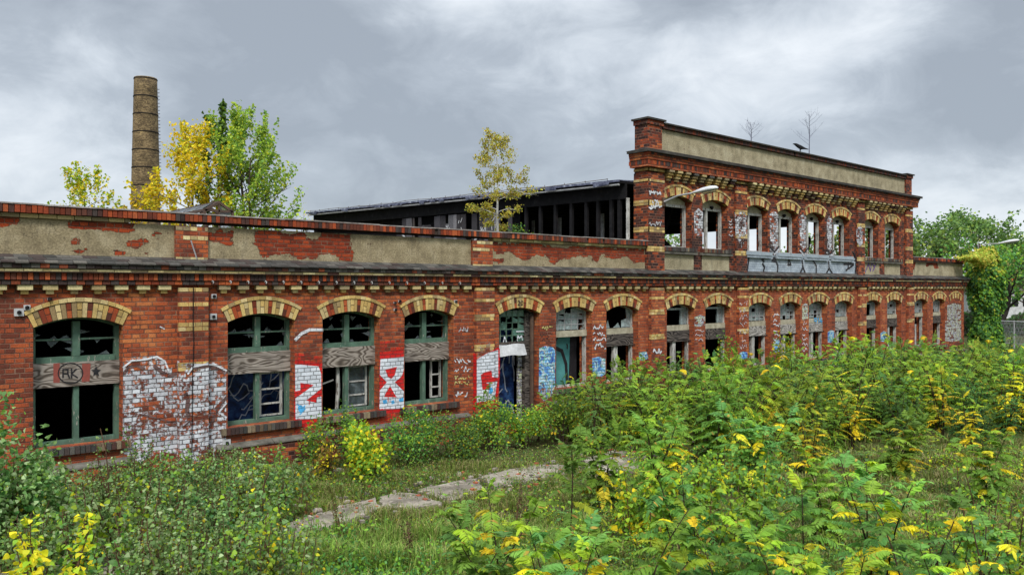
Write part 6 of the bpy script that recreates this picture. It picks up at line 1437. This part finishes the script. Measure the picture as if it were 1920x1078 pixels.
# far buildings between the trunks
def far_house(px0, px1, d, ytop, lab, mat, sd_):
    a, b = PD(px0, d), PD(px1, d); root = empty('far_building', tuple(a)); h = HT(ytop, d); dx = (b - a); n_ = Vector((CP, SP, 0)) * 8; mb = MB(); c = [a, b, b + n_, a + n_]; mb.hexa([tuple(q) for q in c] + [(q.x, q.y, h) for q in c]); mb.build('walls', M[mat], root, a)
    mb = MB(); e = dx.normalized() * .4; c = [a - e - n_ * .05, b + e - n_ * .05, b + e + n_ * 1.05, a - e + n_ * 1.05]; mb.hexa([(q.x, q.y, h + .01) for q in c] + [(q.x, q.y, h + .35) for q in c]); mb.build('roof', M['stone'], root, a)
    for k in range(4):
        p0 = a + dx * (.1 + .22 * k); p1 = a + dx * (.22 + .22 * k); mb = MB(); f_ = -n_ * .01; mb.hexa([(p0.x + f_.x, p0.y + f_.y, h * .45), (p1.x + f_.x, p1.y + f_.y, h * .45), (p1.x, p1.y, h * .45), (p0.x, p0.y, h * .45), (p0.x + f_.x, p0.y + f_.y, h * .75), (p1.x + f_.x, p1.y + f_.y, h * .75), (p1.x, p1.y, h * .75), (p0.x, p0.y, h * .75)]); mb.build('window', M['interior'], root, a)
    tag(root, lab, 'building')
far_house(1868, 1960, 88, 545, 'low pale grey building glimpsed between the trunks at the right border', 'metal_white', 1)
mb = MB(); p = PD(1898, 84); a, b = PD(1884, 84), PD(1903, 84); z0, z1 = HT(527, 84), HT(518, 84); n_ = Vector((CP, SP, 0)) * 1.5
mb.hexa([(a.x, a.y, z0), (b.x, b.y, z0), (b.x + n_.x, b.y + n_.y, z0), (a.x + n_.x, a.y + n_.y, z0), (a.x, a.y, z1), (b.x, b.y, z1), (b.x + n_.x, b.y + n_.y, z1), (a.x + n_.x, a.y + n_.y, z1)])
t = NT('red_awning'); M['redawn'] = t.done(t.bsdf((.75, .04, .02), .6)); tag(mb.build('roof_sign', M['redawn']), 'small bright red sign box seen through the trees at the right border', 'sign')
# wire fence
FE = empty('wire_fence', tuple(PD(1866, 44))); tag(FE, 'thin grey wire fence behind the thicket right of the ivy', 'fence'); a, b = PD(1850, 46), PD(2080, 40); fl = FE.location
mb = MB(); mb.tube([(a.x, a.y, HT(600, 46)), (b.x, b.y, HT(600, 46))], .03, 5); mb.tube([(a.x, a.y, HT(640, 46)), (b.x, b.y, HT(640, 46))], .015, 5)
for k in range(80): q = a.lerp(b, k / 80); q2 = a.lerp(b, min(1, (k + 3) / 80)); zt = HT(600, 46); mb.tube([(q.x, q.y, .1), (q2.x, q2.y, zt)], .006, 3); mb.tube([(q2.x, q2.y, .1), (q.x, q.y, zt)], .006, 3)
mb.build('mesh_panel', M['metal_grey'], FE, fl, uv=False)
for k in range(6): q = a.lerp(b, .08 + k * .17); mb = MB(); mb.tube([(q.x, q.y, 0), (q.x, q.y, HT(600, 46) + .05)], .04, 6); mb.build('post', M['metal_grey'], FE, fl)

scene.render.engine = 'CYCLES'; scene.cycles.max_bounces = 6; scene.cycles.transparent_max_bounces = 12
